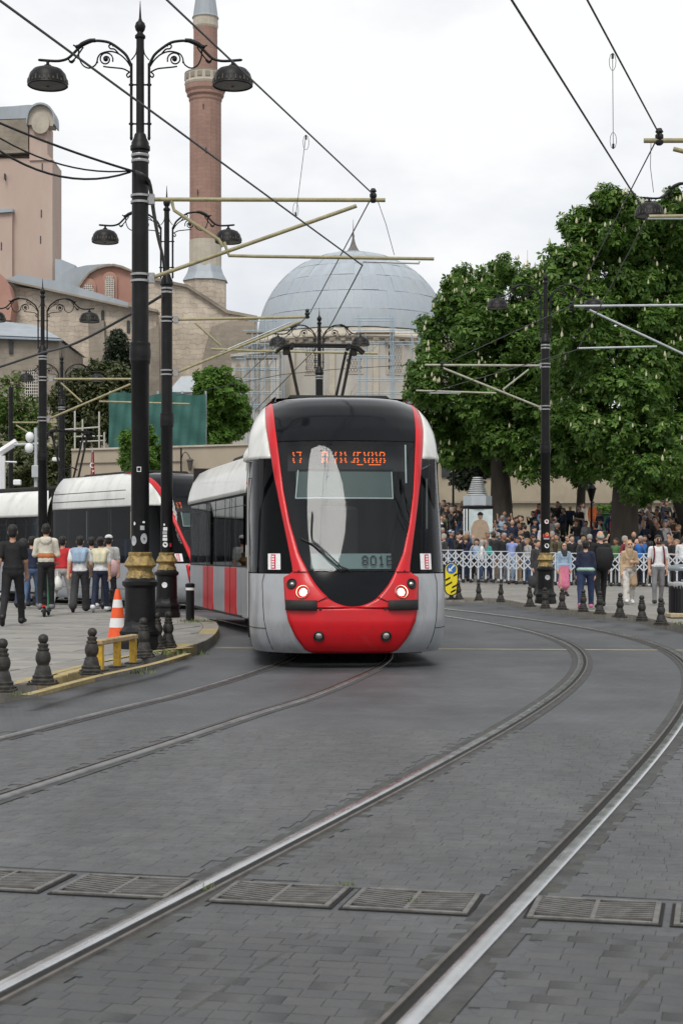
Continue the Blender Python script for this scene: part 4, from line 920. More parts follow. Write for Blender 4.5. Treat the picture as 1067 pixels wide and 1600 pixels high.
# litter bin
p = gnd(1066, 965, PZ); t = thing('litter_bin', 'black slatted litter bin with plastic liner on a pale stone block', 'bin', (p.x, p.y, PZ))
m = MB(); m.lathe([(.25, .10), (.25, .62)], 22, caps=True); m.build('drum', mat('bin_inner', (.025, .025, .027), .6, var=.2), t, smooth=50)
BS = mat('bin_slat', (.02, .02, .023), .28, var=.2, scale=9); sm_ = MB(); sm_.box((0, 0, .39), (.045, .02, .60), bev=.004); sme = sm_.mesh('slat', BS)
for k in range(26):
    a = 2*math.pi*k/26; o = obj('slat', sme, t, (.272*math.sin(a), -.272*math.cos(a), 0), a)
m = MB(); m.box((0, 0, .05), (.62, .62, .10), bev=.02); m.build('plinth', mat('pale_stone', (.42, .35, .22), .8, var=.25, scale=8, bump=.3, bscale=20), t)
m = MB(); rows = []
for r, z in ((.25, .60), (.285, .66), (.30, .72), (.29, .75), (.26, .70), (.24, .60)): rows.append([((r+.012*math.sin(j*2.3+z*30))*math.cos(2*math.pi*j/26), (r+.012*math.sin(j*2.3+z*30))*math.sin(2*math.pi*j/26), z+.012*math.sin(j*1.9)) for j in range(26)])
m.grid(rows, close=True); m.build('liner', mat('bin_liner', (.45, .46, .46), .3, var=.2, scale=20), t, smooth=60)
m = MB()
for s in (-1, 1): m.tube([(s*.26, 0, .6), (s*.26, 0, 1.0)], .015, 6)
m.lathe([(.30, .98), (.31, 1.03), (.27, 1.08), (.15, 1.11), (.001, 1.12)], 22); m.build('hood', mat('bin_hood', (.22, .25, .27), .4, metal=.3, var=.15), t, smooth=50)

# ---- lattice fence
FW = mat('fence_white', (.55, .58, .62), .4, metal=.2, var=.1, scale=9)
fa, fb = Vector((at(655, 910, 61).x, 61.5, 0)), Vector((at(1100, 922, 57).x, 57.3, 0)); nb = 36; per = 6
postm = MB()
postm.box((0, 0, .60), (.055, .055, 1.14), bev=.008); postme = postm.mesh('post', FW)
whm = MB(); whm.lathe([(.001, -.05), (.045, -.05), (.05, -.02), (.05, .02), (.045, .05), (.001, .05)], 10, M=Matrix.Translation((0, 0, .05)) @ Matrix.Rotation(R(90), 4, 'Y')); whm.box((0, 0, .10), (.08, .08, .06)); whme = whm.mesh('wheel', T_RUB, 40)
d_ = (fb-fa)/nb; fang = math.atan2(d_.y, d_.x); bl = d_.length
def bar(dx, dz, zc): 
    q = MB(); l = math.hypot(dx, dz); M = Matrix.Translation((bl/2, -.03 if dz > 0 else -.045, zc)) @ Matrix.Rotation(-math.atan2(dz, dx), 4, 'Y'); q.box((0, 0, 0), (l, .012, .042), M=M); return q.mesh('lattice_bar', FW)
lat = [bar(bl, s*.30, z) for z in (.97, .70) for s in (1, -1)]
tr_ = MB(); tr_.box((bl/2, 0, 1.185), (bl-.0, .04, .03)); trme = tr_.mesh('top_rail', FW)
FEN = ['section of white folding lattice fence %s' % s for s in ('hidden behind the red tram', 'behind the yellow arrow sign', 'in front of the poster column', 'beside the gold-collared lamp post', 'behind the couple in dark clothes', 'behind the litter bin')]
for s in range(6):
    o0 = fa+d_*(s*per); g = gz(o0.x, o0.y); t = thing('lattice_fence', FEN[s], 'fence', (o0.x, o0.y, g), fang, 'sections of the white folding fence')
    for k in range(per):
        x = k*bl
        obj('post', postme, t, (x, 0, 0)); obj('wheel', whme, t, (x, 0, -.0))
        for q in lat: obj('lattice_bar', q, t, (x, 0, 0))
        obj('top_rail', trme, t, (x, 0, 0))
def fence_y(x): return fa.y+(x-fa.x)*(fb.y-fa.y)/(fb.x-fa.x)

# ---- poster column
Yk = 67; bk = at(746, 865, Yk); gk = gz(0, Yk); t = thing('poster_column', 'grey advertising column with ringed conical top and a lit poster of a man in beige', 'kiosk', (bk.x, Yk, gk))
K1 = mat('kiosk_grey', (.30, .33, .35), .35, metal=.4, var=.1); zt = H+120*Yk/F-gk; s_ = Yk/F
m = MB(); m.lathe([(.40, zt-.80), (.14, zt), (.001, zt+.01)], 20); m.build('cone_core', BLACK, t, smooth=40)
for i in range(9): m = MB(); z0 = zt-(i+1)*.088+.02; r = .17+.029*i; m.lathe([(r-.03, z0), (r+.04, z0+.005), (r+.035, z0+.05), (r-.03, z0+.055)], 20); m.build('ring', mat('kiosk_ring', (.50, .52, .52), .35, metal=.4, var=.1), t, smooth=40)
zb = zt-.80; m = MB(); m.lathe([(.60, zb-.42), (.60, zb), (.4, zb+.02)], 6, rot=R(0)); m.build('hood', mat('kiosk_hood', (.42, .46, .49), .4, metal=.3, var=.08), t)
m = MB(); m.lathe([(.55, zb-.52), (.74, zb-.50), (.74, zb-.44), (.55, zb-.40)], 24); m.build('canopy', BLACK, t, smooth=40)
m = MB(); m.lathe([(.66, 0), (.66, .3), (.6, .32), (.6, zb-.52)], 24); m.build('column', mat('kiosk_dark', (.03, .035, .04), .4, var=.1), t, smooth=40)
m = MB(); m.box((.08, -.615, (zb-.52)/2+.16), (.98, .03, zb-.95)); pf = m.build('poster', mat('poster_paper', (.50, .58, .58), .5, var=.2, scale=2), t)
PZc = (zb-.52)/2+.16; BEI = mat('poster_beige', (.36, .27, .19), .6, var=.15, scale=5)
m = MB(); m.prism([(-.30, PZc-.75), (.40, PZc-.75), (.43, PZc+.2), (.33, PZc+.48), (.16, PZc+.56), (-.04, PZc+.56), (-.20, PZc+.48), (-.33, PZc+.2)], -.637, -.632); m.build('printed_figure', BEI, pf)
m = MB(); m.prism([(.06+.10*math.cos(2*math.pi*k/16), PZc+.70+.14*math.sin(2*math.pi*k/16)) for k in range(16)], -.640, -.638); m.build('printed_face', mat('poster_skin', (.25, .16, .11), .6, var=.1), pf)
m = MB(); m.prism([(.06+.125*math.cos(math.pi*k/10), PZc+.74+.14*math.sin(math.pi*k/10)) for k in range(11)], -.643, -.641); m.build('printed_hair', BLACK, pf)
for x in (-.60, -.50): m = MB(); m.box((x, -.44-.2*(x > -.55), (zb-.52)/2), (.06, .03, zb-.6)); m.build('light_strip', mat('kiosk_strip', (.62, .66, .66), .4, var=.05), t)
# ================================================================ BUILDINGS
STONE = mat('cream_stone', (.50, .43, .35), .85, var=.3, scale=.3, bump=.6, bscale=2.5, bdist=.15, brick=(1.5, .55, .04, .26, (R(90), 0, 0)), dirt=(.30, .25, .205, .9), dscale=.28, stretch=(1, 1, .6))
STONED = mat('grey_stained_stone', (.27, .235, .19), .9, var=.3, scale=.2, bump=.4, bscale=3, brick=(1.2, .5, .03, .2, (R(90), 0, 0)), dirt=(.15, .13, .11, .8), dscale=.3)
PINK = mat('pink_plaster', (.44, .335, .285), .9, var=.12, scale=.08, dirt=(.45, .40, .33, 1.0), dscale=.22, bump=.3, bscale=2, bdist=.1, stretch=(1, 1, .3))
REDW = mat('red_render', (.37, .205, .16), .9, var=.15, scale=.2, dirt=(.42, .27, .20, .7), dscale=.25)
BRICKR = mat('minaret_brick', (.29, .18, .145), .9, var=.2, scale=.25, brick=(1.0, .42, .03, .22, (R(90), 0, 0)), dirt=(.36, .22, .17, .6), dscale=.35, stretch=(1, 1, .35))
PALE = mat('pale_limestone', (.44, .40, .33), .85, var=.15, scale=.3, dirt=(.28, .25, .21, .6), dscale=.4, brick=(1.1, .5, .02, .12, (R(90), 0, 0)))
LEAD = mat('lead_sheet', (.30, .335, .365), .55, metal=.0, var=.14, scale=.3, dirt=(.20, .23, .26, .6), dscale=.35, stretch=(1, 1, .5))
LEADS = [mat('lead_sheet_%d' % i, c, .55, var=.13, scale=.5, dirt=d, dscale=.6, stretch=(1, 1, .35)) for i, (c, d) in enumerate((((.335, .380, .42), (.27, .295, .31, .7)), ((.325, .370, .41), (.40, .42, .43, .7)), ((.345, .388, .42), (.25, .275, .29, .8))))]
LEADJ = mat('lead_joint', (.25, .30, .35), .7, var=.1)
DARKW = mat('window_dark', (.03, .032, .035), .4, var=.2)
LATW = mat('window_lattice', (.52, .48, .42), .8, var=.1)
TOMBW = mat('tomb_marble', (.43, .41, .37), .8, var=.12, scale=.3, dirt=(.27, .25, .22, .7), dscale=.28, stretch=(1, 1, .35), brick=(1.4, .6, .012, .12, (R(90), 0, 0)))
PLAST = mat('beige_court_wall', (.37, .315, .245), .9, var=.1, scale=.25, dirt=(.29, .25, .20, .6), dscale=.35, stretch=(1, 1, .5))

def loc(b, Y): return lambda px, py: ((px-HX)*Y/F-b.x, H-(py-HY)*Y/F-b.z)
def poly(parent, b, pts, Y, y1, m, name, smooth=None):
    f = loc(b, Y); q = MB(); P = [f(*p) for p in pts]
    area = sum(P[i][0]*P[(i+1) % len(P)][1]-P[(i+1) % len(P)][0]*P[i][1] for i in range(len(P)))
    if area < 0: P = P[::-1]
    q.prism(P, Y-b.y, y1-b.y); return q.build(name, m, parent, smooth=smooth)
def archpts(x0, x1, y0, y1, n=8):
    r = (x1-x0)/2; cx = (x0+x1)/2
    return [(x0, y1), (x1, y1)]+[(cx+r*math.cos(math.pi*k/n), y0+r-r*math.sin(math.pi*k/n)) for k in range(n+1)]
def lattice(parent, b, x0, x1, y0, y1, Y, nx, nz, lw=1.1):
    wdw = poly(parent, b, archpts(x0, x1, y0, y1), Y-.06, Y+.1, DARKW, 'window')
    f = loc(b, Y); q = MB(); r = (x1-x0)/2; cx = (x0+x1)/2; w_ = lw*Y/F
    for i in range(nx+1):
        px = x0+(x1-x0)*i/nx; top = y0+r-math.sqrt(max(0, r*r-(px-cx)**2)); a, c = f(px, top), f(px, y1); q.box((a[0], Y-b.y-.12, (a[1]+c[1])/2), (w_, .08, abs(a[1]-c[1])))
    for j in range(nz+1):
        py = y1+(y0+r*.4-y1)*j/nz; hw = r if py > y0+r else math.sqrt(max(0, r*r-(y0+r-py)**2)); a, c = f(cx-hw, py), f(cx+hw, py); q.box(((a[0]+c[0])/2, Y-b.y-.13, a[1]), (abs(c[0]-a[0]), .08, w_))
    q.build('lattice', LATW, wdw); return wdw
# --- basilica
b = Vector((at(200, 865, 170).x, 170, 0)); bas = thing('basilica', 'huge old basilica of cream stone walls and lead roofs behind the lamp posts', 'building', b)
poly(bas, b, [(14, 446), (60, 452), (110, 459), (206, 480), (206, 880), (14, 880)], 170, 175, STONE, 'wall')
poly(bas, b, [(206, 486), (244, 486), (244, 880), (206, 880)], 169.5, 186, STONE, 'wall')
poly(bas, b, [(206, 424), (252, 439), (276, 444), (292, 447), (322, 468), (354, 488), (401, 496), (399, 560), (393, 880), (206, 880)], 172, 174, STONE, 'wall')
poly(bas, b, [(330, 510), (360, 500), (398, 502), (398, 560), (392, 700), (310, 700), (316, 560)], 171.2, 172, STONED, 'wall_stain_course')
poly(bas, b, [(138, 505), (162, 500), (166, 600), (140, 600)], 168.6, 170, STONED, 'buttress'); poly(bas, b, [(232, 515), (248, 508), (250, 640), (228, 640)], 168.9, 169.5, STONED, 'buttress')
poly(bas, b, [(6, 437), (206, 480), (206, 474), (97, 440), (30, 428)], 169.2, 175, LEAD, 'roof'); poly(bas, b, [(5, 438), (206, 482), (206, 479), (5, 435)], 168.8, 169.2, STONED, 'eave')
poly(bas, b, [(200, 478), (246, 487), (246, 483), (200, 473)], 168.6, 171, STONED, 'eave')
poly(bas, b, [(240, 432), (278, 441), (294, 444), (356, 484), (402, 493), (402, 497), (354, 489), (292, 448), (276, 445), (240, 437)], 171.5, 174, STONED, 'coping')
poly(bas, b, [(122, 475), (122, 449), (130, 437), (140, 426), (152, 419), (165, 415), (178, 414), (190, 417), (206, 424), (206, 475)], 178, 181, REDW, 'red_gable')
poly(bas, b, [(120, 450), (128, 437), (139, 424.5), (152, 417), (165, 412.5), (178, 411.5), (191, 414.5), (208, 422), (208, 425), (190, 418), (178, 415), (165, 416), (152, 420), (140, 427), (131, 438), (123, 450)], 177.4, 178, STONED, 'arch_moulding')
poly(bas, b, [(95, 442), (96, 428), (112, 419), (135, 414), (160, 412), (172, 411.5), (152, 417), (139, 425), (128, 437), (120, 450)], 179, 182, LEAD, 'vault_roof'); poly(bas, b, [(86, 440), (86, 404), (96, 405), (118, 414), (112, 430), (95, 442)], 184, 186, LEADS[1], 'vault_roof')
poly(bas, b, [(-40, 435), (0, 427), (5, 433), (14, 446), (20, 468), (16, 500), (-40, 500)], 167, 169.8, REDW, 'red_gable')
poly(bas, b, archpts(126, 150, 434, 462), 177.7, 178, REDW, 'blind_arch'); poly(bas, b, archpts(160, 183, 424, 470), 177.7, 178, REDW, 'blind_arch')
lattice(bas, b, 165, 178, 430, 466, 177.6, 5, 10); lattice(bas, b, 131, 146, 443, 458, 177.6, 5, 4)
poly(bas, b, archpts(158, 163, 484, 515), 169.9, 170.2, DARKW, 'slit_window'); poly(bas, b, archpts(198, 203, 500, 520), 169.9, 170.2, DARKW, 'slit_window')
# --- tower
b = Vector((at(40, 865, 186).x, 186, 0)); tw = thing('buttress_tower', 'tall pink plastered tower with round-topped gable and slit windows', 'tower', b)
poly(tw, b, [(-120, 247), (82, 247), (82, 880), (-120, 880)], 186, 192, PINK, 'wall'); poly(tw, b, [(46, 250), (46, 190), (74, 192), (74, 240), (82, 249)], 185.8, 189.5, PINK, 'upper_wall')
poly(tw, b, [(-120, 250), (-120, 192), (44, 185), (44, 250)], 187, 190, STONED, 'attic_wall'); poly(tw, b, [(-120, 240), (44, 232), (44, 237), (-120, 246)], 185.5, 187, STONED, 'ledge')
poly(tw, b, [(43, 194), (43, 180)]+[(63+20*math.cos(math.pi-math.pi*k/12), 183-21*math.sin(math.pi*k/12)) for k in range(13)]+[(83, 196)], 185.4, 187.5, PALE, 'gable')
poly(tw, b, [(63+14*math.cos(2*math.pi*k/20), 191+17*math.sin(2*math.pi*k/20)) for k in range(20)], 185.2, 185.4, PALE, 'roundel')
poly(tw, b, [(41, 195), (41, 180)]+[(63+22*math.cos(math.pi-math.pi*k/12), 182-23*math.sin(math.pi*k/12)) for k in range(13)]+[(85, 193), (83, 193)]+[(63+20*math.cos(math.pi*k/12), 183-21*math.sin(math.pi*k/12)) for k in range(13)], 184.9, 188, LEAD, 'gable_roof')
poly(tw, b, [(-120, 190), (-120, 172), (20, 165), (42, 163), (52, 163), (42, 184)], 187.5, 190, LEAD, 'vault_roof')
poly(tw, b, [(-20, 326), (20, 325), (20, 330), (-20, 333)], 185, 186, LEAD, 'ledge'); poly(tw, b, [(-20, 332), (19, 331), (19, 880), (-20, 880)], 185.4, 186, PINK, 'wall_step')
for x, y0, y1 in ((66, 254, 266), (64.5, 327, 339), (63.3, 368, 380), (7, 270, 279), (2, 378, 390)): poly(tw, b, [(x-.8, y0), (x+.8, y0), (x+.8, y1), (x-.8, y1)], 185.94 if x > 20 else 185.34, 186.1, DARKW, 'slit_window')
# --- low annex at the foot
b = Vector((at(30, 865, 150).x, 150, 0)); an = thing('stone_annex', 'low stone annex with grey lead hipped roof and a lattice window', 'building', b)
poly(an, b, [(-80, 526), (92, 531), (92, 880), (-80, 880)], 150, 164, STONED, 'wall'); q = MB(); f = loc(b, 150)
e0, e1, r0, r1_b = f(-80, 522), f(96, 529), f(-80, 478), f(34, 494); q.add([(e0[0], -.6, e0[1]), (e1[0], -.6, e1[1]), (r1_b[0], 7, r1_b[1]+.2), (r0[0], 7, r0[1]), (e1[0], 14.5, e1[1]), (e0[0], 14.5, e0[1])], [(0, 1, 2, 3), (1, 4, 2), (3, 2, 4, 5)]); q.build('roof', LEAD, an)
poly(an, b, [(-80, 522), (96, 529), (96, 532), (-80, 525.5)], 149.3, 150, LEADJ, 'eave'); poly(an, b, archpts(14, 20, 531, 552), 149.8, 150.1, DARKW, 'slit_window'); lattice(an, b, 40, 60, 577, 625, 150, 6, 9)
# --- minaret
Ym = 180; b = Vector((at(321, 865, Ym).x, Ym, 0)); mi = thing('minaret', 'tall red brick minaret with pale stone gallery and lead cone', 'minaret', b)
zf = lambda py: H-(py-HY)*Ym/F; rf = lambda px: px*Ym/F
q = MB(); q.lathe([(rf(24.8), zf(376)), (rf(24.6), zf(160))], 16); q.build('shaft', BRICKR, mi)
q = MB(); q.lathe([(rf(25.0), zf(418)), (rf(25.2), zf(376))], 16); q.build('stone_course', PALE, mi)
q = MB(); q.lathe([(rf(34), 0), (rf(34), zf(442)), (rf(32), zf(436))], 8, rot=R(22.5)); q.build('base', STONE, mi)
q = MB(); q.lathe([(rf(37), zf(440)), (rf(36), zf(438)), (rf(30), zf(428)), (rf(26), zf(416))], 8, rot=R(22.5)); q.build('lead_skirt', LEAD, mi)
q = MB(); q.lathe([(rf(24.6), zf(160)), (rf(26), zf(157)), (rf(26), zf(153)), (rf(29), zf(150)), (rf(29), zf(146)), (rf(31.5), zf(142)), (rf(32), zf(133))], 16); q.build('corbel', BRICKR, mi)
q = MB(); q.lathe([(rf(32), zf(134)), (rf(33), zf(131)), (rf(32), zf(129)), (rf(32), zf(117)), (rf(33), zf(115)), (rf(28), zf(115)), (rf(28), zf(128))], 16)
q.build('gallery', PALE, mi)
for k in range(16):
    a = 2*math.pi*(k+.5)/16; o = MB(); o.box((0, 0, zf(122.5)), (rf(7), .12, rf(8)), bev=.02); o.build('gallery_panel', STONED, mi, (rf(31.7)*math.sin(a), -rf(31.7)*math.cos(a), 0), a)
q = MB(); q.lathe([(rf(19), zf(130)), (rf(18.6), zf(44))], 16); q.build('upper_shaft', BRICKR, mi); q = MB(); q.lathe([(rf(18.8), zf(45)), (rf(20), zf(42)), (rf(19.5), zf(30)), (rf(21), zf(27))], 16); q.build('crown_ring', PALE, mi)
q = MB(); q.lathe([(rf(21), zf(28)), (rf(19.5), zf(25)), (rf(8), zf(-60)), (rf(1), zf(-110)), (.01, zf(-112))], 16); q.build('cone', LEAD, mi)
for x, y in ((-1, 172), (3, 240), (-10, 305)): q = MB(); z = zf(y); q.box((rf(x), -rf(24.6), z), (.12, .12, .55)); q.build('slit_window', DARKW, mi)
# --- domed tomb
Yt = 143; b = Vector((at(553, 865, Yt).x, Yt+9, 0)); tb = thing('domed_tomb', 'pale stone domed tomb with blue-grey lead dome and pierced windows behind scaffolding', 'building', b)
s = (Yt+8)/F; zf = lambda py: H-(py-HY)*s
Rd = 149*s; z0, z1 = zf(528), zf(392); nseg, nring = 36, 7
q = MB(); rows = []
def domept(t, a, off=0):       # t 0 at the spring, 1 at the apex
    th = t*math.pi/2; r = (Rd+off)*math.cos(th)**.96; z = z0+(z1-z0+off)*math.sin(th)
    return (r*math.sin(a), -r*math.cos(a), z)
q.lathe([((Rd-.1)*math.cos(t*math.pi/2)**.96 if t < 1 else .01, z0+(z1-z0-.1)*math.sin(t*math.pi/2)) for t in np.linspace(0, 1, 20)], 48); q.build('dome', LEADJ, tb, smooth=180)
cuts = [0, .13, .27, .41, .54, .67, .79, .90]
for r in range(nring):
    n = max(12, int(nseg*math.cos(cuts[r]*math.pi/2)**.6)); pm = []
    for v_ in range(2):
        q = MB(); a0, a1 = -math.pi/n*.996, math.pi/n*.996; rows = [[domept(cuts[r]+(cuts[r+1]-cuts[r])*(.008+.984*i/4), a0+(a1-a0)*j/3, .05) for j in range(4)] for i in range(5)]
        q.grid(rows); ed = .05; pm.append([q.mesh('lead_panel', LEADS[(r+v_+k) % 3], smooth=60) for k in range(3)])
    for k in range(n): obj('lead_panel', pm[0][rnd.randrange(3)], tb, (0, 0, rnd.uniform(-.02, .02)), 2*math.pi*k/n+(math.pi/n if r % 2 else 0))
q = MB(); q.lathe([((Rd+.05)*math.cos(t*math.pi/2)**.96 if t < .999 else .01, z0+(z1-z0+.06)*math.sin(t*math.pi/2)) for t in np.linspace(.9, 1, 8)], 32); q.build('dome_cap', LEADS[0], tb, smooth=180)
q = MB(); za = zf(396); q.lathe([(1.4, za-.05), (1.0, za+.2), (.55, za+.5), (.33, za+.85), (.18, za+1.3), (.09, za+1.7), (.13, za+1.85), (.05, za+2.2), (.03, za+2.8), (.012, za+3.5)], 12); q.build('finial', mat('finial_dark', (.13, .12, .115), .6, var=.3, scale=3), tb, smooth=40)
q = MB(); q.lathe([(Rd+.9, zf(547)), (Rd+1.1, zf(544)), (Rd+1.1, zf(541)), (Rd+.5, zf(536)), (Rd-.1, zf(528))], 32); q.build('cornice', PALE, tb, smooth=40)
q = MB()
for k in range(64): a = 2*math.pi*k/64; q.box(((Rd+.95)*math.sin(a), -(Rd+.95)*math.cos(a), zf(549.5)), (.38, .3, .25), 0, a)
q.build('dentil_course', STONED, tb)['kind'] = 'stuff'
q = MB(); q.lathe([(Rd+.75, 0), (Rd+.75, zf(546))], 16, rot=math.pi/16); q.build('wall', TOMBW, tb)
def pierced(px, py0, py1, wpx):
    x = ((px-553)*s); r = (Rd+.75)*math.cos(math.pi/16); a = math.asin(max(-1, min(1, x/r))); a = round(a/(2*math.pi/16))*2*math.pi/16
    zc, hh, ww = (zf(py0)+zf(py1))/2, zf(py0)-zf(py1), wpx*s
    fr = MB(); fr.box((0, 0, zc), (ww+.35, .14, hh+.35)); fr.box((0, -.07, zc), (ww, .06, hh), 1)
    wd = fr.build('window', [PALE, DARKW], tb, (r*math.sin(a), -r*math.cos(a), 0), a)
    g = MB(); nx, nz = 5, 8
    for i in range(nx):
        for j in range(nz):
            if (i+j) % 1 == 0:
                cx, cz = -ww/2+ww*(i+.5+(.5 if j % 2 else 0))/nx, zc-hh/2+hh*(j+.5)/nz
                if cx > ww/2: continue
                ro, ri = ww/nx*.60, ww/nx*.33; v = []; f_ = []
                for k in range(6):
                    t_ = math.pi/6+math.pi/3*k; v += [(cx+ro*math.cos(t_), -.11, cz+ro*math.sin(t_)), (cx+ri*math.cos(t_), -.11, cz+ri*math.sin(t_))]
                for k in range(6): f_.append((2*k, 2*k+1, (2*k+3) % 12, (2*k+2) % 12))
                g.add(v, f_)
    g.build('pierced_screen', LATW, wd)
for px in (416, 485, 553, 622): pierced(px, 556, 597, 22)
for k in range(16):
    a = 2*math.pi*k/16+math.pi/16; 
    if abs(math.sin(a)) < 1 and math.cos(a) > -.2: q = MB(); q.box((0, 0, zf(546)/2), (.5, .35, zf(546))); q.build('pilaster', PALE, tb, ((Rd+.78)*math.sin(a), -(Rd+.78)*math.cos(a), 0), a)
# side chapel left of the tomb, with pointed niches
b = Vector((at(388, 865, 138).x, 138, 0)); ch = thing('tomb_porch', 'small pale stone porch with pointed niches on the flank of the domed tomb', 'building', b)
poly(ch, b, [(362, 556), (372, 551), (436, 547), (436, 880), (362, 880)], 138, 143, TOMBW, 'wall'); poly(ch, b, [(360, 553), (437, 545), (437, 548), (360, 557)], 137.6, 143.2, PALE, 'coping')
for x in (372, 386, 401, 417): poly(ch, b, [(x-4, 640), (x-4, 572), (x, 562), (x+4, 572), (x+4, 640)], 137.8, 138.1, STONED, 'niche')
# --- scaffolding round the tomb
SCF = mat('scaffold_blue', (.30, .38, .43), .5, metal=.3, var=.15); b = Vector((at(540, 865, 128).x, 128, 0)); sc = thing('scaffolding', 'blue-grey tube scaffolding standing in front of the domed tomb', 'scaffolding', b); f = loc(b, 128)
def sct(p, q_, d=0, r=.035, nm='scaffold_tube'):
    a, c = f(*p), f(*q_); m = MB(); m.tube([(a[0], d, a[1]), (c[0], d, c[1])], r, 5); m.build(nm, SCF, sc)
for x, y in ((402, 498), (414, 496), (427, 490), (440, 520), (560, 492), (571, 520), (610, 492), (614, 494), (643, 520), (654, 500), (383, 535), (394, 520)):
    sct((x, y), (x, 800)); sct((x+3, y+2), (x+3, 800), 1.2)
for y, xa, xb in ((497, 385, 432), (497, 555, 616), (516, 380, 434), (516, 550, 660), (537, 372, 436), (534, 540, 662), (556, 365, 436), (556, 540, 620), (575, 365, 436), (592, 362, 440), (592, 556, 640), (612, 362, 440), (612, 556, 640), (632, 362, 440), (545, 440, 560), (630, 440, 560)):
    sct((xa, y), (xb, y)); sct((xa+2, y+1), (xb, y+1), 1.2)
for p_, q_ in (((402, 600), (427, 560)), ((560, 560), (614, 520)), ((385, 640), (414, 600)), ((614, 600), (654, 556))): sct(p_, q_, .6, .03)
m = MB()
for xa, xb, y in ((384, 432, 517), (384, 432, 557), (556, 616, 517)): a, c = f(xa, y), f(xb, y); m.box(((a[0]+c[0])/2, .6, a[1]-.08), (c[0]-a[0], 1.2, .05))
m.build('scaffold_board', mat('scaffold_board', (.33, .28, .22), .8, var=.2), sc)
# --- green netting hoarding, court wall, white poles
b = at(250, 865, 85); b.z = 0; cw = thing('court_wall', 'long plain beige retaining wall behind the second tram', 'wall', b)
poly(cw, b, [(112, 702), (385, 694), (520, 690), (520, 880), (112, 880)], 85, 85.6, PLAST, 'wall'); poly(cw, b, [(111, 701), (521, 689), (521, 691.5), (111, 704)], 84.9, 85.7, PALE, 'coping')
for y in (720, 741): poly(cw, b, [(118, y+3), (284, y), (284, y+.8), (118, y+3.8)], 84.9, 85, STONED, 'conduit')
b = at(245, 700, 87); NETM = mat('green_netting', (.03, .105, .09), .8, var=.2, scale=.5, dirt=(.05, .14, .125, .6), dscale=.6, stretch=(1, 1, 2)); hd = thing('net_hoarding', 'dark green netting stretched on poles above the beige wall', 'netting', b); f = loc(b, 87)
rows = []
for j in range(13):
    r = []
    for i in range(60):
        px, py = 170+152*i/59, 615-2.5*math.sin(i*.21)+(700-612)*j/12; x, z = f(px, py); r.append((x, .05*math.sin(i*1.1+j*.35)+.07*math.sin(i*.31-j*.8), z))
    rows.append(r)
q = MB(); q.grid(rows, flip=True); q.build('netting', NETM, hd, smooth=180)
for x in (171, 208, 246, 284, 321): q = MB(); a, c = f(x, 610), f(x, 705); q.tube([(a[0], .25, c[1]), (a[0], .25, a[1])], .05, 6); q.build('pole', GALV, hd)
b = at(140, 705, 89); sc2 = thing('pole_frame', 'bare pale scaffold poles beside the green netting', 'scaffolding', b); f = loc(b, 89); WP = mat('pale_pole', (.45, .44, .40), .6, var=.1)
for x, y in ((117, 642), (129, 655), (155, 643), (163, 675)): q = MB(); a, c = f(x, y), f(x, 720); q.tube([(a[0], 0, c[1]), (a[0], 0, a[1])], .05, 6); q.build('pole', WP, sc2)
for (x0, y0, x1, y1) in ((100, 671, 156, 667), (115, 682, 160, 681), (125, 690, 165, 688)): q = MB(); a, c = f(x0, y0), f(x1, y1); q.tube([(a[0], .05, a[1]), (c[0], .05, c[1])], .045, 6); q.build('ledger', WP, sc2)
# white tarpaulin roof seen behind the netting
b = at(300, 610, 110); q = MB(); f = loc(b, 110); P = [f(*p) for p in ((262, 612), (283, 588), (330, 586), (345, 612))]; q.prism(P[::-1], 0, 5); tag(q.build('tent_roof', mat('pale_tent', (.55, .60, .64), .6, var=.08), None, b), 'pale blue-white tent roof peeking over the green netting', 'tent')
# wall lantern
b = at(283, 745, 84.6); t = thing('wall_lantern', 'small black hanging lantern on a curved bracket at the beige wall', 'lantern', b); f = loc(b, 84.6)
q = MB(); a, c = f(283, 700), f(283, 748); q.tube([(0, 0, c[1]), (0, 0, a[1])], .05, 6); q.tube(catmull([(*f(283, 716), 0), (*f(288, 706), 0), (*f(294, 709), 0), (*f(297, 716), 0)], 4) and [(p_[0], 0, p_[1]) for p_ in (f(283, 718), f(286, 709), f(290, 706), f(294, 710), f(297, 716))], .025, 6); q.build('bracket', BLACK, t)
x, z = f(297, 726); q = MB(); q.lathe([(.03, .36), (.20, .26), (.23, .22), (.17, .20), (.10, -.22), (.05, -.30), (.001, -.33)], 8, (x, 0, z)); q.build('lamp', mat('lantern_glass', (.08, .075, .065), .3, var=.2), t)
# flag
b = at(145, 752, 60); t = thing('flag', 'red flag with white crescent and star hanging limp on a pole', 'flag', b); f = loc(b, 60)
q = MB(); a = f(144, 700); q.tube([(0, 0, -4), (a[0], 0, a[1])], .022, 6); q.build('pole', GALV, t)
q = MB(); rows = []
for j in range(12): rows.append([((f(141+i*.75-(.8 if j < 3 else 0)*(3-j)*.0, 706+46*j/11)[0]*(.55+.045*j)), .06*math.sin(i*1.6+j*.3), f(141, 706+46*j/11)[1]) for i in range(11)])
q.grid(rows, flip=True); q.build('cloth', mat('flag_red', (.42, .012, .02), .7, var=.15, scale=6), t, smooth=180)
q = MB(); x, z = f(144.5, 727); q.add([(x+.09*math.cos(t_)*1.0, -.075, z+.10*math.sin(t_)) for t_ in np.linspace(.6, 5.7, 10)]+[(x+.02+.065*math.cos(t_), -.075, z+.075*math.sin(t_)) for t_ in np.linspace(5.5, .8, 10)], [tuple(range(20))]); x, z = f(146, 736)
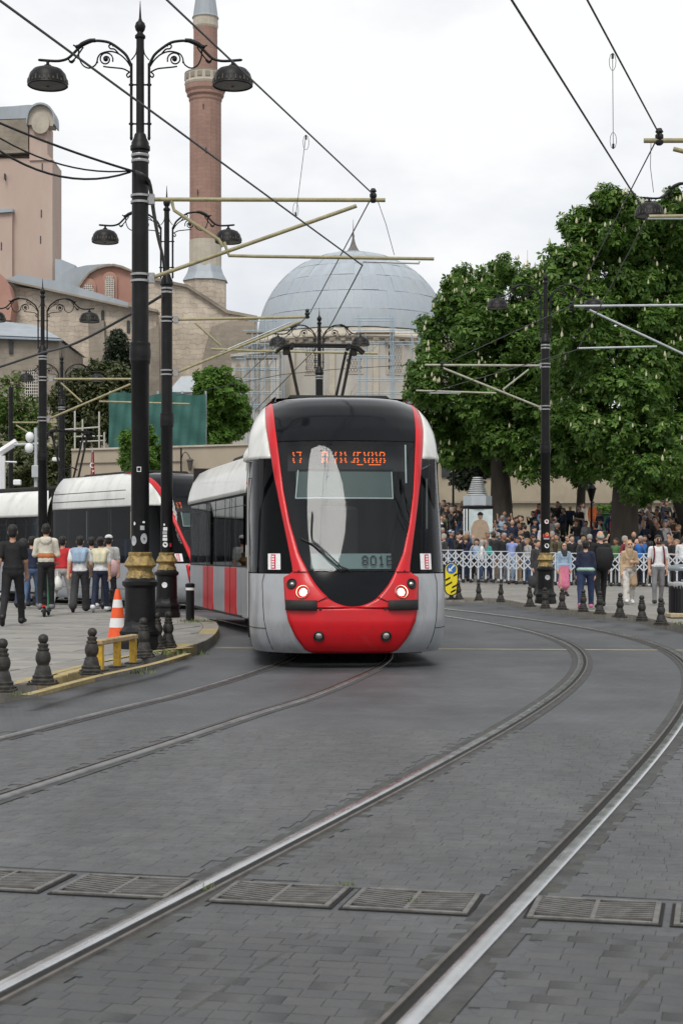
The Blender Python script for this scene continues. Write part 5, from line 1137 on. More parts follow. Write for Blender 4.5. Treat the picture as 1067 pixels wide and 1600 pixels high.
q.add([(x+(.055 if k % 2 == 0 else .022)*math.sin(k*math.pi/5), -.075, z+(.055 if k % 2 == 0 else .022)*math.cos(k*math.pi/5)) for k in range(10)], [tuple(range(9, -1, -1))]); q.build('crescent_and_star', WHITEP, t)
# camera mast and white portal
b = at(56, 865, 56); b.z = 0; t = thing('camera_mast', 'slim grey mast with white dome cameras and a control box behind the second tram', 'mast', b); f = loc(b, 56); g_ = mat('mast_grey', (.38, .40, .41), .4, var=.1); wht = mat('camera_white', (.70, .71, .72), .35, var=.05)
q = MB(); a = f(56, 668); q.tube([(0, 0, 0), (0, 0, a[1])], .06, 8); a, c = f(22, 695), f(60, 693); q.tube([(a[0], 0, a[1]), (c[0], 0, c[1])], .05, 8); q.build('mast', g_, t, smooth=60)
for px, py in ((47, 683), (46, 700)): q = MB(); x, z = f(px, py); q.lathe([(.001, -.19), (.10, -.15), (.15, -.05), (.15, .06), (.10, .15), (.001, .19)], 12, (x, -.05, z)); q.build('dome_camera', wht, t, smooth=60)
for px, py, w_, h_ in ((56, 737, .22, .44), (28, 754, .25, .2), (88, 718, .22, .14)): q = MB(); x, z = f(px, py); q.box((x, -.1, z), (w_, .2, h_), bev=.03); q.build('control_box', g_ if h_ > .3 else wht, t)
b = at(5, 865, 58); b.z = 0; q = MB(); f = loc(b, 58)
for p_, q_, r in (((-8, 712), (26, 690), .14), ((2, 712), (2, 790), .16), ((-20, 720), (26, 722), .03)): a, c = f(*p_), f(*q_); q.tube([(a[0], 0, a[1]), (c[0], 0, c[1])], r, 6)
q.tube([(0, 0, 0), (0, 0, 3)], .16, 6); tag(q.build('white_portal', wht, None, b), 'white painted steel portal with a sloping beam behind the second tram', 'portal')
# low stone building behind the chestnut trees
b = at(820, 865, 112); b.z = 0; lb = thing('park_building', 'long low beige stone building behind the chestnut trunks and the crowd', 'building', b); STB = mat('park_stone', (.31, .27, .20), .9, var=.15, scale=.4, dirt=(.2, .175, .13, .6), dscale=.5)
poly(lb, b, [(560, 690), (1160, 690), (1160, 880), (560, 880)], 112, 120, STB, 'wall'); poly(lb, b, [(560, 783), (1160, 783), (1160, 786), (560, 786)], 111.7, 112, STONED, 'string_course')
for x in (697, 763, 826, 890, 955, 1020): poly(lb, b, [(x-7, 724), (x+7, 724), (x+7, 745), (x-7, 745)], 111.85, 112.1, DARKW, 'window')
poly(lb, b, [(555, 680), (1165, 680), (1165, 691), (555, 691)], 111.2, 121, LEAD, 'roof')
# gilded finial behind the trees
b = at(824, 430, 200); q = MB(); k = 200/F; q.lathe([(2.2*k, 0), (1*k, 6*k), (3*k, 9*k), (1*k, 13*k), (2.2*k, 16*k), (.8*k, 20*k), (1.6*k, 22*k), (.6*k, 25*k), (.3*k, 40*k)], 10); q.tube([(0, 0, -430*k), (0, 0, 0)], 2*k, 8); tag(q.build('gilded_finial', mat('gilding', (.62, .48, .18), .4, metal=.5, var=.1), None, b, smooth=40), 'small gilded finial showing above the chestnut crown', 'finial')
# ================================================================ TREES AND SHRUBS
def leafm(n, c, t=.42): return mat(n, c, .55, var=.25, scale=.9, trans=t, ior=1.4)
CH_L = [leafm('chestnut_leaf_%d' % i, c) for i, c in enumerate(((.055, .125, .020), (.098, .19, .032), (.150, .255, .052)))]
FR_L = [leafm('fresh_leaf_%d' % i, c, .4) for i, c in enumerate(((.075, .16, .02), (.10, .20, .03), (.13, .24, .045)))]
CO_L = [leafm('conifer_leaf_%d' % i, c, .1) for i, c in enumerate(((.045, .06, .02), (.07, .085, .03), (.10, .11, .04)))]
DK_L = [leafm('dark_leaf_%d' % i, c, .1) for i, c in enumerate(((.022, .033, .018), (.03, .045, .022), (.04, .055, .028)))]
BARK = mat('bark', (.05, .042, .034), .95, var=.35, scale=3, bump=.8, bscale=9, stretch=(1, 1, .25))
BLOS = mat('blossom', (.46, .45, .30), .8, var=.15, scale=3)
nr = np.random.default_rng(5)
def unit(a): return a/np.maximum(1e-9, np.linalg.norm(a, axis=1, keepdims=True))
def leaves(blobs, n, size, nl, mats, name, sub=26, subr=.36, flat=.5, droop=.35):
    # blobs: (x, y, z, r); leaves sit on small clumps spread over each blob
    B = np.array(blobs); wts = B[:, 3]**2; wts /= wts.sum()
    cen, rad, shade = [], [], []
    for (x, y, z, r) in blobs:
        k = max(8, int(sub)); d = unit(nr.normal(size=(k, 3))); rr = r*(.55+.45*nr.random((k, 1))**.6); c = np.array([x, y, z])+d*rr
        cen.append(c); rad.append(np.full(k, r*subr)*(.7+.6*nr.random(k)))
    cen, rad = np.concatenate(cen), np.concatenate(rad); pw = rad**2; pw /= pw.sum()
    idx = nr.choice(len(cen), n, p=pw); d = unit(nr.normal(size=(n, 3))+np.array([0, 0, .35])); p = cen[idx]+d*(rad[idx]*(.6+.4*nr.random(n)))[:, None]
    nrm = unit(d*(1-flat)+np.array([0, 0, 1])*flat+nr.normal(size=(n, 3))*.35)
    t1 = unit(np.cross(nrm, nr.normal(size=(n, 3)))); t2 = np.cross(nrm, t1)
    V, Q, MI = [], [], []; sz = size*(.65+.7*nr.random(n)); mi = nr.choice(3, n, p=[.35, .42, .23]); base = 0
    for j in range(nl):
        a = (j-(nl-1)/2)*(1.05 if nl > 1 else 0); dr = t1*math.cos(a)+t2*math.sin(a)-nrm*droop*.6; pe = t2*math.cos(a)-t1*math.sin(a)
        L_ = sz[:, None]*(1 if j == nl//2 else .85); w_ = L_*.24
        q = np.stack([p, p+dr*L_*.62+pe*w_, p+dr*L_-nrm*L_*droop*.25, p+dr*L_*.62-pe*w_], 1); V.append(q.reshape(-1, 3)); Q.append(np.arange(n*4).reshape(n, 4)+base); base += n*4; MI.append(mi)
    return nmesh(name, np.concatenate(V), np.concatenate(Q), mats, np.concatenate(MI)), cen, rad
def tree(name, label, cat, base, trunk, blobs, n, size, nl, mats, rt=.3, blossom=0, group=None, sub=26, subr=.36, limbs=True):
    base = Vector(base); t = thing(name, label, cat, base, 0, group); bl = [(x-base.x, y-base.y, z-base.z, r) for x, y, z, r in blobs]
    tp = [Vector(p)-base for p in trunk]; q = MB(); tr = catmull(tp, 5); k = len(tr)
    rad_ = [rt*(1.35 if i == 0 else 1.12 if i == 1 else 1-.5*i/k) for i in range(k)]
    q.tube(tr, rad_, 10); tk = q.build('trunk', BARK, t, smooth=60)
    if limbs:
        for (x, y, z, r) in sorted(bl, key=lambda q: abs(q[0]))[:7]:
            q = MB(); e = Vector((x, y, z)); s = tr[int(k*.6)+rnd.randrange(max(1, int(k*.4)))]; mid = s.lerp(e, .5)+Vector((rnd.uniform(-.3, .3), rnd.uniform(-.3, .3), -.25))*min(1, r); q.tube(catmull([s, mid, e], 4), [rt*.30*(1-.7*i/8) for i in range(9)], 6); q.build('limb', BARK, tk, smooth=60)
    me, cen, rad = leaves(bl, n, size, nl, mats, 'crown', sub, subr); obj('crown', me, t)
    if blossom:
        q = MB(); B = np.array(bl)
        for i in range(blossom):
            j = nr.integers(len(cen)); d = nr.normal(size=3); d[2] = abs(d[2]); d[1] = -abs(d[1]); d /= np.linalg.norm(d); p = cen[j]+d*rad[j]*1.0; h = nr.uniform(.10, .26); rr = h*.26
            q.lathe([(rr*.6, 0), (rr, h*.25), (rr*.75, h*.6), (.012, h)], 5, tuple(p))
        o = q.build('blossoms', BLOS, t, smooth=60); o['kind'] = 'stuff'
    return t
def pb(lst, Y, dy=0): 
    out = []
    for i, (px, py, r) in enumerate(lst): out.append((*at(px, py, Y+dy*((i*37 % 7)/3-1)), r*Y/F))
    return out
CG = 'flowering chestnut trees of the park'
Y = 74; tree('chestnut_tree', 'flowering chestnut tree with its crown edge against the dome', 'tree', (at(783, 0, Y).x, Y, gz(0, Y)), [(at(783, 0, Y).x, Y, gz(0, Y)-.2), at(783, 790, Y), at(781, 730, Y), at(775, 640, Y)],
    pb([(678, 598, 40), (700, 540, 48), (672, 640, 36), (735, 470, 52), (790, 468, 52), (838, 470, 50), (720, 620, 62), (770, 560, 75), (830, 560, 75), (700, 690, 44), (750, 690, 55), (800, 660, 70), (850, 650, 60), (870, 520, 60), (835, 712, 44), (880, 700, 44), (770, 430, 28), (658, 600, 26), (712, 478, 36)], Y, 2.0), 38000, .25, 3, CH_L, .62, 700, CG)
Y = 67; tree('chestnut_tree', 'tallest flowering chestnut tree with thick dark trunk behind the fence', 'tree', (at(975, 0, Y).x, Y, gz(0, Y)), [(at(975, 0, Y).x, Y, gz(0, Y)-.2), at(976, 790, Y), at(978, 720, Y), at(985, 600, Y)],
    pb([(952, 345, 44), (910, 378, 44), (1005, 345, 46), (1050, 370, 52), (888, 430, 48), (960, 420, 75), (1030, 450, 80), (900, 510, 62), (980, 530, 85), (1060, 550, 80), (900, 600, 60), (960, 640, 75), (1040, 650, 75), (920, 690, 55), (1000, 715, 55), (1060, 725, 50), (890, 655, 45), (955, 320, 22), (1075, 330, 40), (950, 725, 40)], Y, 2.2), 50000, .25, 3, CH_L, .66, 850, CG)
Y = 72; tree('chestnut_tree', 'chestnut tree with leaning trunk beyond the litter bin', 'tree', (at(1092, 0, Y).x, Y, gz(0, Y)), [(at(1092, 0, Y).x, Y, gz(0, Y)-.2), at(1068, 790, Y), at(1035, 715, Y), at(1015, 660, Y)],
    pb([(1090, 470, 70), (1120, 560, 80), (1090, 650, 70), (1040, 700, 50), (1120, 400, 60), (1130, 690, 60)], Y, 1.5), 18000, .25, 3, CH_L, .5, 120, CG)
for px, lab, r in ((735, 'dark slim park tree just behind the poster column', .30), (905, 'slim dark park tree trunk between the two big chestnuts', .28)):
    Y = 84; tree('park_tree', lab, 'tree', (at(px, 0, Y).x, Y, gz(0, Y)), [(at(px, 0, Y).x, Y, gz(0, Y)-.2), at(px+4, 760, Y), at(px+14, 690, Y)], pb([(px, 700, 40), (px+25, 670, 45), (px-25, 690, 35), (px+10, 730, 28), (px-10, 745, 20)] if px < 800 else [(px, 690, 45), (px+30, 700, 45), (px-30, 700, 45), (px, 730, 30)], Y, 1), 5000, .3, 3, DK_L if px < 800 else CH_L, r, 0, 'slim park trees')
Y = 100
def bush(name, label, Y, lst, n, size, mats, cat='shrub', nl=1, rt=.15, grp=None, base_py=None, sub=26, subr=.36):
    px = sum(a for a, _, _ in lst)/len(lst); bs = Vector((at(px, 0, Y).x, Y, 0 if base_py is None else at(0, base_py, Y).z)); top = at(px, min(b for _, b, _ in lst), Y)
    return tree(name, label, cat, bs, [bs-Vector((0, 0, .2)), bs.lerp(top, .5), top], pb(lst, Y, .8), n, size, nl, mats, rt, 0, grp, sub, subr)
bush('hedge', 'bright green clipped hedge behind the tree trunks', 92, [(940, 797, 10), (955, 795, 11), (972, 796, 11), (985, 798, 9)], 3500, .16, FR_L, 'hedge', rt=.08, base_py=815)
bush('park_bush', 'light green leafy bush beside the leaning chestnut trunk', 88, [(1010, 745, 18), (1020, 765, 20), (1005, 780, 14), (1030, 745, 14)], 2500, .25, FR_L, rt=.08, nl=3, base_py=800)
bush('green_tree', 'bright green leafy tree between the netting and the domed tomb', 100, [(345, 610, 32), (325, 605, 24), (362, 620, 26), (345, 650, 36), (318, 640, 22), (372, 650, 22), (345, 685, 32), (330, 590, 16)], 9000, .30, FR_L, 'tree', 3, .2)
bush('young_tree', 'small bright green tree in front of the beige wall', 76, [(200, 690, 14), (222, 685, 20), (240, 700, 16), (200, 718, 17), (225, 720, 22), (212, 738, 15), (243, 722, 12)], 6000, .20, FR_L, 'tree', 3, .12)
bush('conifer', 'broad olive-green conifer mass in front of the basilica wall', 118, [(135, 610, 34), (165, 600, 32), (190, 610, 30), (110, 640, 30), (150, 655, 38), (185, 655, 36), (115, 680, 28), (150, 580, 18), (182, 578, 14), (200, 640, 28), (95, 620, 20)], 26000, .34, CO_L, 'tree', 1, .35, sub=40, subr=.3)
bush('round_cypress', 'dark rounded evergreen standing against the basilica wall', 125, [(184, 540, 18), (184, 555, 20), (178, 575, 17), (192, 575, 16), (184, 525, 10)], 9000, .26, DK_L, 'tree', 1, .2, sub=40)
bush('street_tree', 'loose light green tree beside the stone annex', 95, [(10, 640, 30), (35, 660, 26), (50, 640, 20), (10, 690, 30), (40, 700, 26), (65, 670, 18), (20, 600, 18), (-10, 650, 30)], 6500, .26, [FR_L[0], CO_L[2], FR_L[1]], 'tree', 1, .2, sub=40, subr=.4)
bush('street_tree', 'dark leafy tree low behind the camera mast', 90, [(40, 730, 24), (65, 720, 22), (85, 735, 20), (25, 755, 20), (60, 755, 24), (100, 715, 14)], 6000, .24, CO_L, 'tree', 3, .15)
# bare young tree before the tomb
b = Vector((at(470, 0, 110).x, 110, 0)); t = thing('bare_tree', 'leafless branching tree in front of the domed tomb', 'tree', b); q = MB(); r_ = random.Random(4)
def twig(p, d, l, r, dep):
    e = p+d*l; q.tube([p, p.lerp(e, .5)+Vector((r_.uniform(-.08, .08), 0, r_.uniform(-.05, .1)))*l, e], [r, r*.8, r*.6], 5)
    if dep:
        for _ in range(3 if dep > 1 else 2):
            dd = (d+Vector((r_.uniform(-.8, .8), r_.uniform(-.8, .8), r_.uniform(-.15, .55)))).normalized(); twig(p.lerp(e, r_.uniform(.55, 1)), dd, l*r_.uniform(.55, .8), r*.55, dep-1)
twig(Vector((0, 0, -.2)), Vector((.02, 0, 1)), 7.2, .16, 0)
for _ in range(7): twig(Vector((.1, 0, r_.uniform(5.2, 7.0))), Vector((r_.uniform(-.9, .9), r_.uniform(-.5, .5), .9)).normalized(), r_.uniform(2.4, 3.6), .085, 4)
q.build('branches', BARK, t)
# ================================================================ PEOPLE
def sdf_mesh(name, prims, h, k, mats):
    lo = np.full(3, 1e9); hi = -lo
    for p in prims:
        if p[0] == 'c': r = max(p[3], p[4])*max(1, p[6]); ps = [np.array(p[1]), np.array(p[2])]
        else: r = max(p[2]); ps = [np.array(p[1])]
        for q in ps: lo = np.minimum(lo, q-r); hi = np.maximum(hi, q+r)
    lo -= 3*h; hi += 3*h; n = np.ceil((hi-lo)/h).astype(int)+1
    ax = [lo[i]+h*np.arange(n[i]) for i in range(3)]
    acc = np.zeros(n, np.float32); best = np.full(n, 9., np.float32); bm = np.zeros(n, np.int8)
    mg = max(.045, 4*k)
    for p in prims:
        if p[0] == 'c': a, b, ra, rb, mi, fx = map(lambda q: np.array(q, float) if isinstance(q, (tuple, list)) or hasattr(q, 'x') else q, p[1:]); rr = max(ra, rb)*max(1, fx); l_, h_ = np.minimum(a, b)-rr-mg, np.maximum(a, b)+rr+mg
        else: c, rad, mi = np.array(p[1]), np.array(p[2]), p[3]; l_, h_ = c-rad-mg, c+rad+mg
        i0 = np.maximum(0, np.floor((l_-lo)/h).astype(int)); i1 = np.minimum(n, np.ceil((h_-lo)/h).astype(int)+1); sl_ = tuple(slice(i0[i], i1[i]) for i in range(3))
        X, Y_, Z = ax[0][sl_[0]][:, None, None], ax[1][sl_[1]][None, :, None], ax[2][sl_[2]][None, None, :]
        if p[0] == 'c':     # fx > 1 widens across x
            dx, dy, dz = (X-a[0])/fx, Y_-a[1], Z-a[2]; ba = (b-a)*np.array([1/fx, 1, 1]); L2 = max(1e-9, ba @ ba)
            t = np.clip((dx*ba[0]+dy*ba[1]+dz*ba[2])/L2, 0, 1); d = np.sqrt((dx-t*ba[0])**2+(dy-t*ba[1])**2+(dz-t*ba[2])**2)-(ra+(rb-ra)*t)
        else:
            dx, dy, dz = X-c[0], Y_-c[1], Z-c[2]; k0 = np.sqrt((dx/rad[0])**2+(dy/rad[1])**2+(dz/rad[2])**2); k1 = np.sqrt((dx/rad[0]**2)**2+(dy/rad[1]**2)**2+(dz/rad[2]**2)**2); d = k0*(k0-1)/np.maximum(k1, 1e-6)
        d = d.astype(np.float32); acc[sl_] += np.exp(np.clip(-d/k, -60, 60)); bs = best[sl_]; m_ = d < bs; bs[m_] = d[m_]; bm[sl_][m_] = mi
    D = -k*np.log(acc+1e-20); ins = D < 0
    cs = [(i, j, l) for i in (0, 1) for j in (0, 1) for l in (0, 1)]; c8 = [D[i:n[0]-1+i, j:n[1]-1+j, l:n[2]-1+l] for i, j, l in cs]
    cnt = sum((c < 0).astype(np.int8) for c in c8); act = (cnt > 0) & (cnt < 8); I = np.argwhere(act); val = np.stack([c[act] for c in c8], 1)
    sm_ = np.zeros((len(I), 3)); num = np.zeros(len(I))
    for a in range(8):
        for b in range(a+1, 8):
            df = np.array(cs[b])-np.array(cs[a])
            if np.abs(df).sum() != 1: continue
            va, vb = val[:, a], val[:, b]; x = (va < 0) != (vb < 0); t = np.where(x, va/np.where(x, va-vb, 1), 0); pos = np.array(cs[a])[None]+t[:, None]*df[None]; sm_ += pos*x[:, None]; num += x
    V = lo+(I+sm_/num[:, None])*h; idg = np.full(act.shape, -1, np.int64); idg[act] = np.arange(len(I)); Q = []; MI = []
    for axn in range(3):
        u, v = (axn+1) % 3, (axn+2) % 3; s0 = [slice(None)]*3; s1 = [slice(None)]*3; s0[axn] = slice(0, -1); s1[axn] = slice(1, None)
        A, B = ins[tuple(s0)], ins[tuple(s1)]; e = np.argwhere(A != B); e = e[(e[:, u] > 0) & (e[:, v] > 0) & (e[:, u] < n[u]-1) & (e[:, v] < n[v]-1)]
        def cid(du, dv): c = e.copy(); c[:, u] -= du; c[:, v] -= dv; return idg[c[:, 0], c[:, 1], c[:, 2]]
        q = np.stack([cid(1, 1), cid(0, 1), cid(0, 0), cid(1, 0)], 1); fl = ~A[e[:, 0], e[:, 1], e[:, 2]]; q[fl] = q[fl][:, ::-1]
        e2 = e.copy(); e2[:, axn] += fl; Q.append(q); MI.append(bm[e2[:, 0], e2[:, 1], e2[:, 2]])
    return nmesh(name, V, np.concatenate(Q), mats, np.concatenate(MI), True)
def person_prims(sp, fine=False):
    P = []; C = lambda a, b, ra, rb, m, fx=1.: P.append(('c', tuple(a), tuple(b), ra, rb, m, fx)); E = lambda c, r, m: P.append(('e', tuple(c), tuple(r), m))
    V = Vector; g = sp.get
    fem = g('fem', False); sh = .165 if fem else .185; bot = g('bottom', 'trousers'); st_ = g('stride', 0.); wd_ = g('wide', 1.)
    sk = 2 if bot in ('trousers', 'wide') else 0
    for s, a, kb in ((-1, st_, .06+st_*.1), (1, -st_*.85, st_*1.1+.03)):
        hip = V((s*.088*wd_, 0, .91)); th = V((s*.055, -math.sin(a), -math.cos(a))); kn = hip+th*.43; sa_ = a-kb; an = kn+V((0, -math.sin(sa_), -math.cos(sa_)))*.41
        r3 = {'trousers': (.092, .066, .052), 'wide': (.098, .088, .088), 'dress': (.07, .052, .038), 'shorts': (.09, .055, .04), 'skirt': (.07, .052, .038)}[bot]
        r3 = tuple(q*wd_ for q in r3); C(hip, kn, r3[0], r3[1], 2 if bot != 'dress' else 0); C(kn, an, r3[1], r3[2], sk)
        if bot == 'wide' or bot == 'trousers': C(an, an+V((0, 0, -.01)), r3[2], r3[2], sk)
        pt = min(.9, max(0, -sa_*.9)) if st_ > .05 else 0; fd = V((s*.12, -math.cos(pt), -math.sin(pt))); hl = an+V((0, .03, -.035)); C(hl, hl+fd*.20, .050, .042, 3, 1.08); C(an, hl, .048, .050, 3)
    E((0, .005, .93), (.165*wd_, .12*wd_, .12), 2)
    if bot in ('dress', 'skirt'):
        hm = g('hem', .40); C((0, 0, 1.0), (0, 0, hm+.06), .115, .165, 2, 1.2)
    to = 1; zt = g('hemtop', .95)
    C((0, .005, zt+.10), (0, 0, 1.32), .112*wd_, .118, to, 1.38*(.93 if fem else 1)); C((-sh*.78, .01, 1.405), (sh*.78, .01, 1.405), .068, .068, to); E((0, 0, zt+.06), (.172*wd_, .128*wd_, .08), to)
    if fem: E((0, -.075, 1.27), (.12, .06, .07), to)
    C((0, .012, 1.42), (0, -.005, 1.55), .055, .05, 0)
    hx, hy = g('turn', 0)*.03, -.012
    E((hx*.3, hy, 1.64), (.076, .096, .112), 0); E((hx, hy-.035, 1.578), (.052, .06, .05), 0); C((hx, hy-.098, 1.645), (hx, hy-.112, 1.612), .010, .014, 0)
    for s in (-1, 1): E((s*.077, .008, 1.63), (.013, .024, .032), 0)
    if fine:
        for s in (-1, 1): E((s*.031+hx, hy-.090, 1.648), (.013, .012, .007), 4); E((s*.032+hx, hy-.092, 1.668), (.020, .010, .005), 4)
        E((hx, hy-.090, 1.568), (.022, .012, .006), 6)
    hr = g('hair', 'short')
    if hr in ('short', 'long', 'bun', 'cap'): E((0, .010, 1.678), (.085, .102, .094), 4); E((0, -.03, 1.715), (.072, .075, .042), 4); E((0, .03, 1.61), (.072, .075, .07), 4)
    if hr == 'long': E((0, -.01, 1.69), (.09, .098, .085), 4); C((0, .055, 1.66), (0, .085, 1.36), .075, .055, 4, 1.3); C((-.07, .0, 1.62), (-.085, -.01, 1.40), .03, .025, 4); C((.07, .0, 1.62), (.085, -.01, 1.40), .03, .025, 4)
    if hr == 'bun': E((0, .10, 1.69), (.05, .05, .05), 4)
    if hr == 'scarf': E((0, .02, 1.65), (.095, .11, .128), 5); C((0, .03, 1.58), (0, .01, 1.42), .09, .11, 5, 1.1); C((0, -.07, 1.47), (0, -.10, 1.33), .06, .05, 5, 1.4)
    if hr == 'cap': E((0, .01, 1.71), (.088, .102, .06), 5); C((0, -.09, 1.70), (0, -.15, 1.69), .02, .012, 5, 3)
    if hr == 'bald': E((0, .03, 1.60), (.078, .075, .05), 4)
    if g('beard'): E((hx, hy-.035, 1.565), (.056, .064, .045), 4)
    slv = g('sleeve', 'long')
    for s, ps in zip((-1, 1), g('arms', ('down', 'down'))):
        S_ = V((s*sh, .01, 1.40)); u, f_ = {'down': ((s*.16, .05, -1), (s*.02, -.14, -1)), 'fwd': ((s*.12, -.32, -1), (s*.0, -.55, -.9)), 'back': ((s*.16, .36, -1), (s*.08, .12, -1)), 'phone': ((s*.22, -.42, -.8), (-s*.38, -.42, .85)), 'front': ((s*.2, -.1, -1), (-s*.55, -.8, .1)), 'pocket': ((s*.34, .12, -1), (-s*.2, -.18, -1)), 'up': ((s*.3, -.6, .2), (-s*.15, -.4, 1)), 'lean': ((s*.12, -.45, -.8), (s*-.1, -.75, -.45))}[ps]
        u, f_ = V(u).normalized(), V(f_).normalized(); e_ = S_+u*.285; w_ = e_+f_*.25
        if slv == 'long': C(S_, e_, .064, .052, to); C(e_, w_, .052, .04, to)
        elif slv == 'short': C(S_, S_+u*.20, .068, .064, to); C(S_, e_, .046, .042, 0); C(e_, w_, .043, .031, 0)
        else: C(S_, e_, .05, .043, 0); C(e_, w_, .042, .031, 0)
        hd_ = (f_+V((0, 0, -.25 if ps in ('down', 'fwd', 'back') else 0))).normalized(); kn_ = w_+hd_*.085; C(w_, kn_, .028, .036, 0)
        sd_ = hd_.cross(V((1, 0, 0))); sd_ = sd_.normalized() if sd_.length > .1 else V((0, 1, 0)); inw = V((-s, 0, 0)); inw = (inw-hd_*inw.dot(hd_)).normalized()
        if fine:
            for j in range(4):
                o_ = kn_+sd_*(-.030+.020*j); l1 = (.042, .048, .046, .036)[j]; m_ = o_+(hd_+inw*.25).normalized()*l1; C(o_, m_, .0115, .011, 0); C(m_, m_+(hd_*.7+inw*.75).normalized()*.038, .011, .010, 0)
            tb_ = w_+hd_*.03-sd_*.028 if sd_.y > 0 else w_+hd_*.03+sd_*.028; td = (hd_*.75+(V((0, -1, 0)))*.6+inw*.3).normalized(); C(tb_, tb_+td*.05, .014, .012, 0); C(tb_+td*.05, tb_+td*.05+(hd_+inw*.3).normalized()*.03, .012, .010, 0)
        else: C(kn_, kn_+(hd_+inw*.5).normalized()*.06, .034, .022, 0)
    if g('hood'): C((-.07, .09, 1.44), (.07, .09, 1.44), .055, .055, 1); E((0, .11, 1.40), (.10, .05, .07), 1)
    if g('band'): E((0, .005, 1.10), (.182, .135, .095), 5)
    if g('shawl'): C((-.13, .05, 1.41), (.13, .05, 1.41), .085, .085, 5); C((-.09, .085, 1.36), (-.09, .11, 1.20), .085, .07, 5); C((.09, .085, 1.36), (.09, .11, 1.20), .085, .07, 5); C((0, .09, 1.36), (0, .115, 1.19), .09, .07, 5)
    if g('jacket'):     # open front: an inner shirt panel in accent colour
        E((0, -.085, 1.20), (.055, .055, .20), 5)
    if g('coat'): C((-.10, .02, 1.0), (-.13, .02, .55), .09, .10, 1); C((.10, .02, 1.0), (.13, .02, .55), .09, .10, 1); C((0, .07, 1.0), (0, .09, .55), .09, .10, 1, 1.4)
    if g('waist'): E((0, .01, 1.0), (.19*wd_, .14*wd_, .07), 5)
    for q in g('extra', ()): P.append(q)
    zmin = min(min(p[1][2]-p[3], p[2][2]-p[4]) for p in P if p[0] == 'c' and p[5] == 3)
    return [(p[0], (p[1][0], p[1][1], p[1][2]-zmin), (p[2][0], p[2][1], p[2][2]-zmin), *p[3:]) if p[0] == 'c' else ('e', (p[1][0], p[1][1], p[1][2]-zmin), *p[2:]) for p in P]
PAL = {'black': (.012, .012, .014), 'charcoal': (.035, .035, .038), 'navy': (.014, .02, .045), 'dark blue': (.02, .035, .085), 'blue': (.03, .14, .42), 'light blue': (.28, .38, .50), 'periwinkle': (.22, .28, .52), 'denim': (.06, .10, .18), 'white': (.62, .63, .64), 'off-white': (.56, .53, .45), 'cream': (.58, .55, .40), 'grey': (.17, .17, .18), 'light grey': (.36, .36, .35), 'beige': (.42, .31, .20), 'brown': (.09, .055, .035), 'maroon': (.14, .02, .035), 'red': (.45, .025, .03), 'pink': (.60, .18, .28), 'teal': (.05, .30, .28), 'green': (.07, .16, .06), 'olive': (.10, .10, .05), 'orange': (.62, .13, .03), 'rust': (.42, .15, .055), 'yellow': (.55, .45, .05), 'tan': (.33, .24, .15), 'patterned': (.55, .53, .50), 'mint': (.30, .44, .38)}
def cloth(c):
    if c == 'patterned': return mat('cloth_patterned', PAL[c], .85, var=.1, scale=7, dirt=(.02, .02, .02, 1.0), dscale=6)
    return mat('cloth_'+c.replace(' ', '_').replace('-', '_'), PAL[c], .85, var=.28, scale=5, bump=.9, bscale=7, bdist=.04, stretch=(1, 1, .6))
SKIN = [mat('skin_%d' % i, c, .55, var=.08, scale=9) for i, c in enumerate(((.50, .30, .21), (.40, .225, .15), (.27, .14, .09)))]
HAIR = {k: mat('hair_'+k, c, .6, var=.3, scale=30) for k, c in (('black', (.012, .010, .009)), ('brown', (.045, .026, .016)), ('grey', (.28, .27, .26)), ('fair', (.22, .14, .07)))}
LIP = mat('lips', (.30, .10, .085), .5, var=0)
SHO = {k: mat('shoe_'+k.replace(' ', '_'), PAL[k], .5, var=.15, scale=12) for k in ('black', 'white', 'brown', 'grey', 'pink')}
PMESH = {}
def person(sp, h, loc_, rz, top, bottom, label, group=None, shoes='black', hair='black', accent=None, skin=0, fine=False, cat='person'):
    key = (repr(sorted(sp.items(), key=lambda q: q[0])), fine)
    if key not in PMESH: PMESH[key] = sdf_mesh('person', person_prims(sp, fine), .0115 if fine else .024, .009 if fine else .013, [SKIN[0]]*7)
    o = obj('person', PMESH[key], None, loc_, rz); sc_ = h/1.755; o.scale = (sc_*(.5+.5/sc_), sc_*(.5+.5/sc_), sc_)
    for i, m_ in enumerate((SKIN[skin], cloth(top), cloth(bottom), SHO[shoes], HAIR[hair], cloth(accent or top), LIP)): o.material_slots[i].link = 'OBJECT'; o.material_slots[i].material = m_
    return tag(o, label, cat, group)
PI = math.pi
# ---- people on the left, walking away
WL = 'people walking away on the kerb side'
G = lambda px, py, z=PZ: gnd(px, py, z)
person(dict(stride=.36, arms=('fwd', 'back'), sleeve='short', hair='short', wide=1.08), 1.86, G(20, 978), PI+.05, 'black', 'black', 'person all in black T-shirt and trousers walking away, seen from behind', WL, skin=1, fine=True)
sp_ = G(72, 963); person(dict(stride=.10, arms=('front', 'front'), sleeve='long', hair='short', hood=True, band=True), 1.80, (sp_.x, sp_.y, PZ+.13), PI+.1, 'off-white', 'black', 'person in a cream and rust hoodie riding an electric scooter away', WL, accent='rust', fine=True, shoes='grey')
person(dict(stride=.26, arms=('fwd', 'back'), sleeve='short', hair='short', shawl=True, bottom='wide', hemtop=.90), 1.70, G(125, 957), PI, 'white', 'charcoal', 'person in white T-shirt with a light blue sweater over the shoulders, walking away', WL, accent='light blue', fine=True)
person(dict(fem=True, stride=.26, arms=('down', 'front'), sleeve='short', hair='bun', shawl=True, bottom='trousers', hemtop=.93), 1.68, G(157, 957), PI-.05, 'white', 'navy', 'person with dark hair and a cream cardigan over the shoulders, walking away', WL, accent='cream', shoes='white', fine=True)
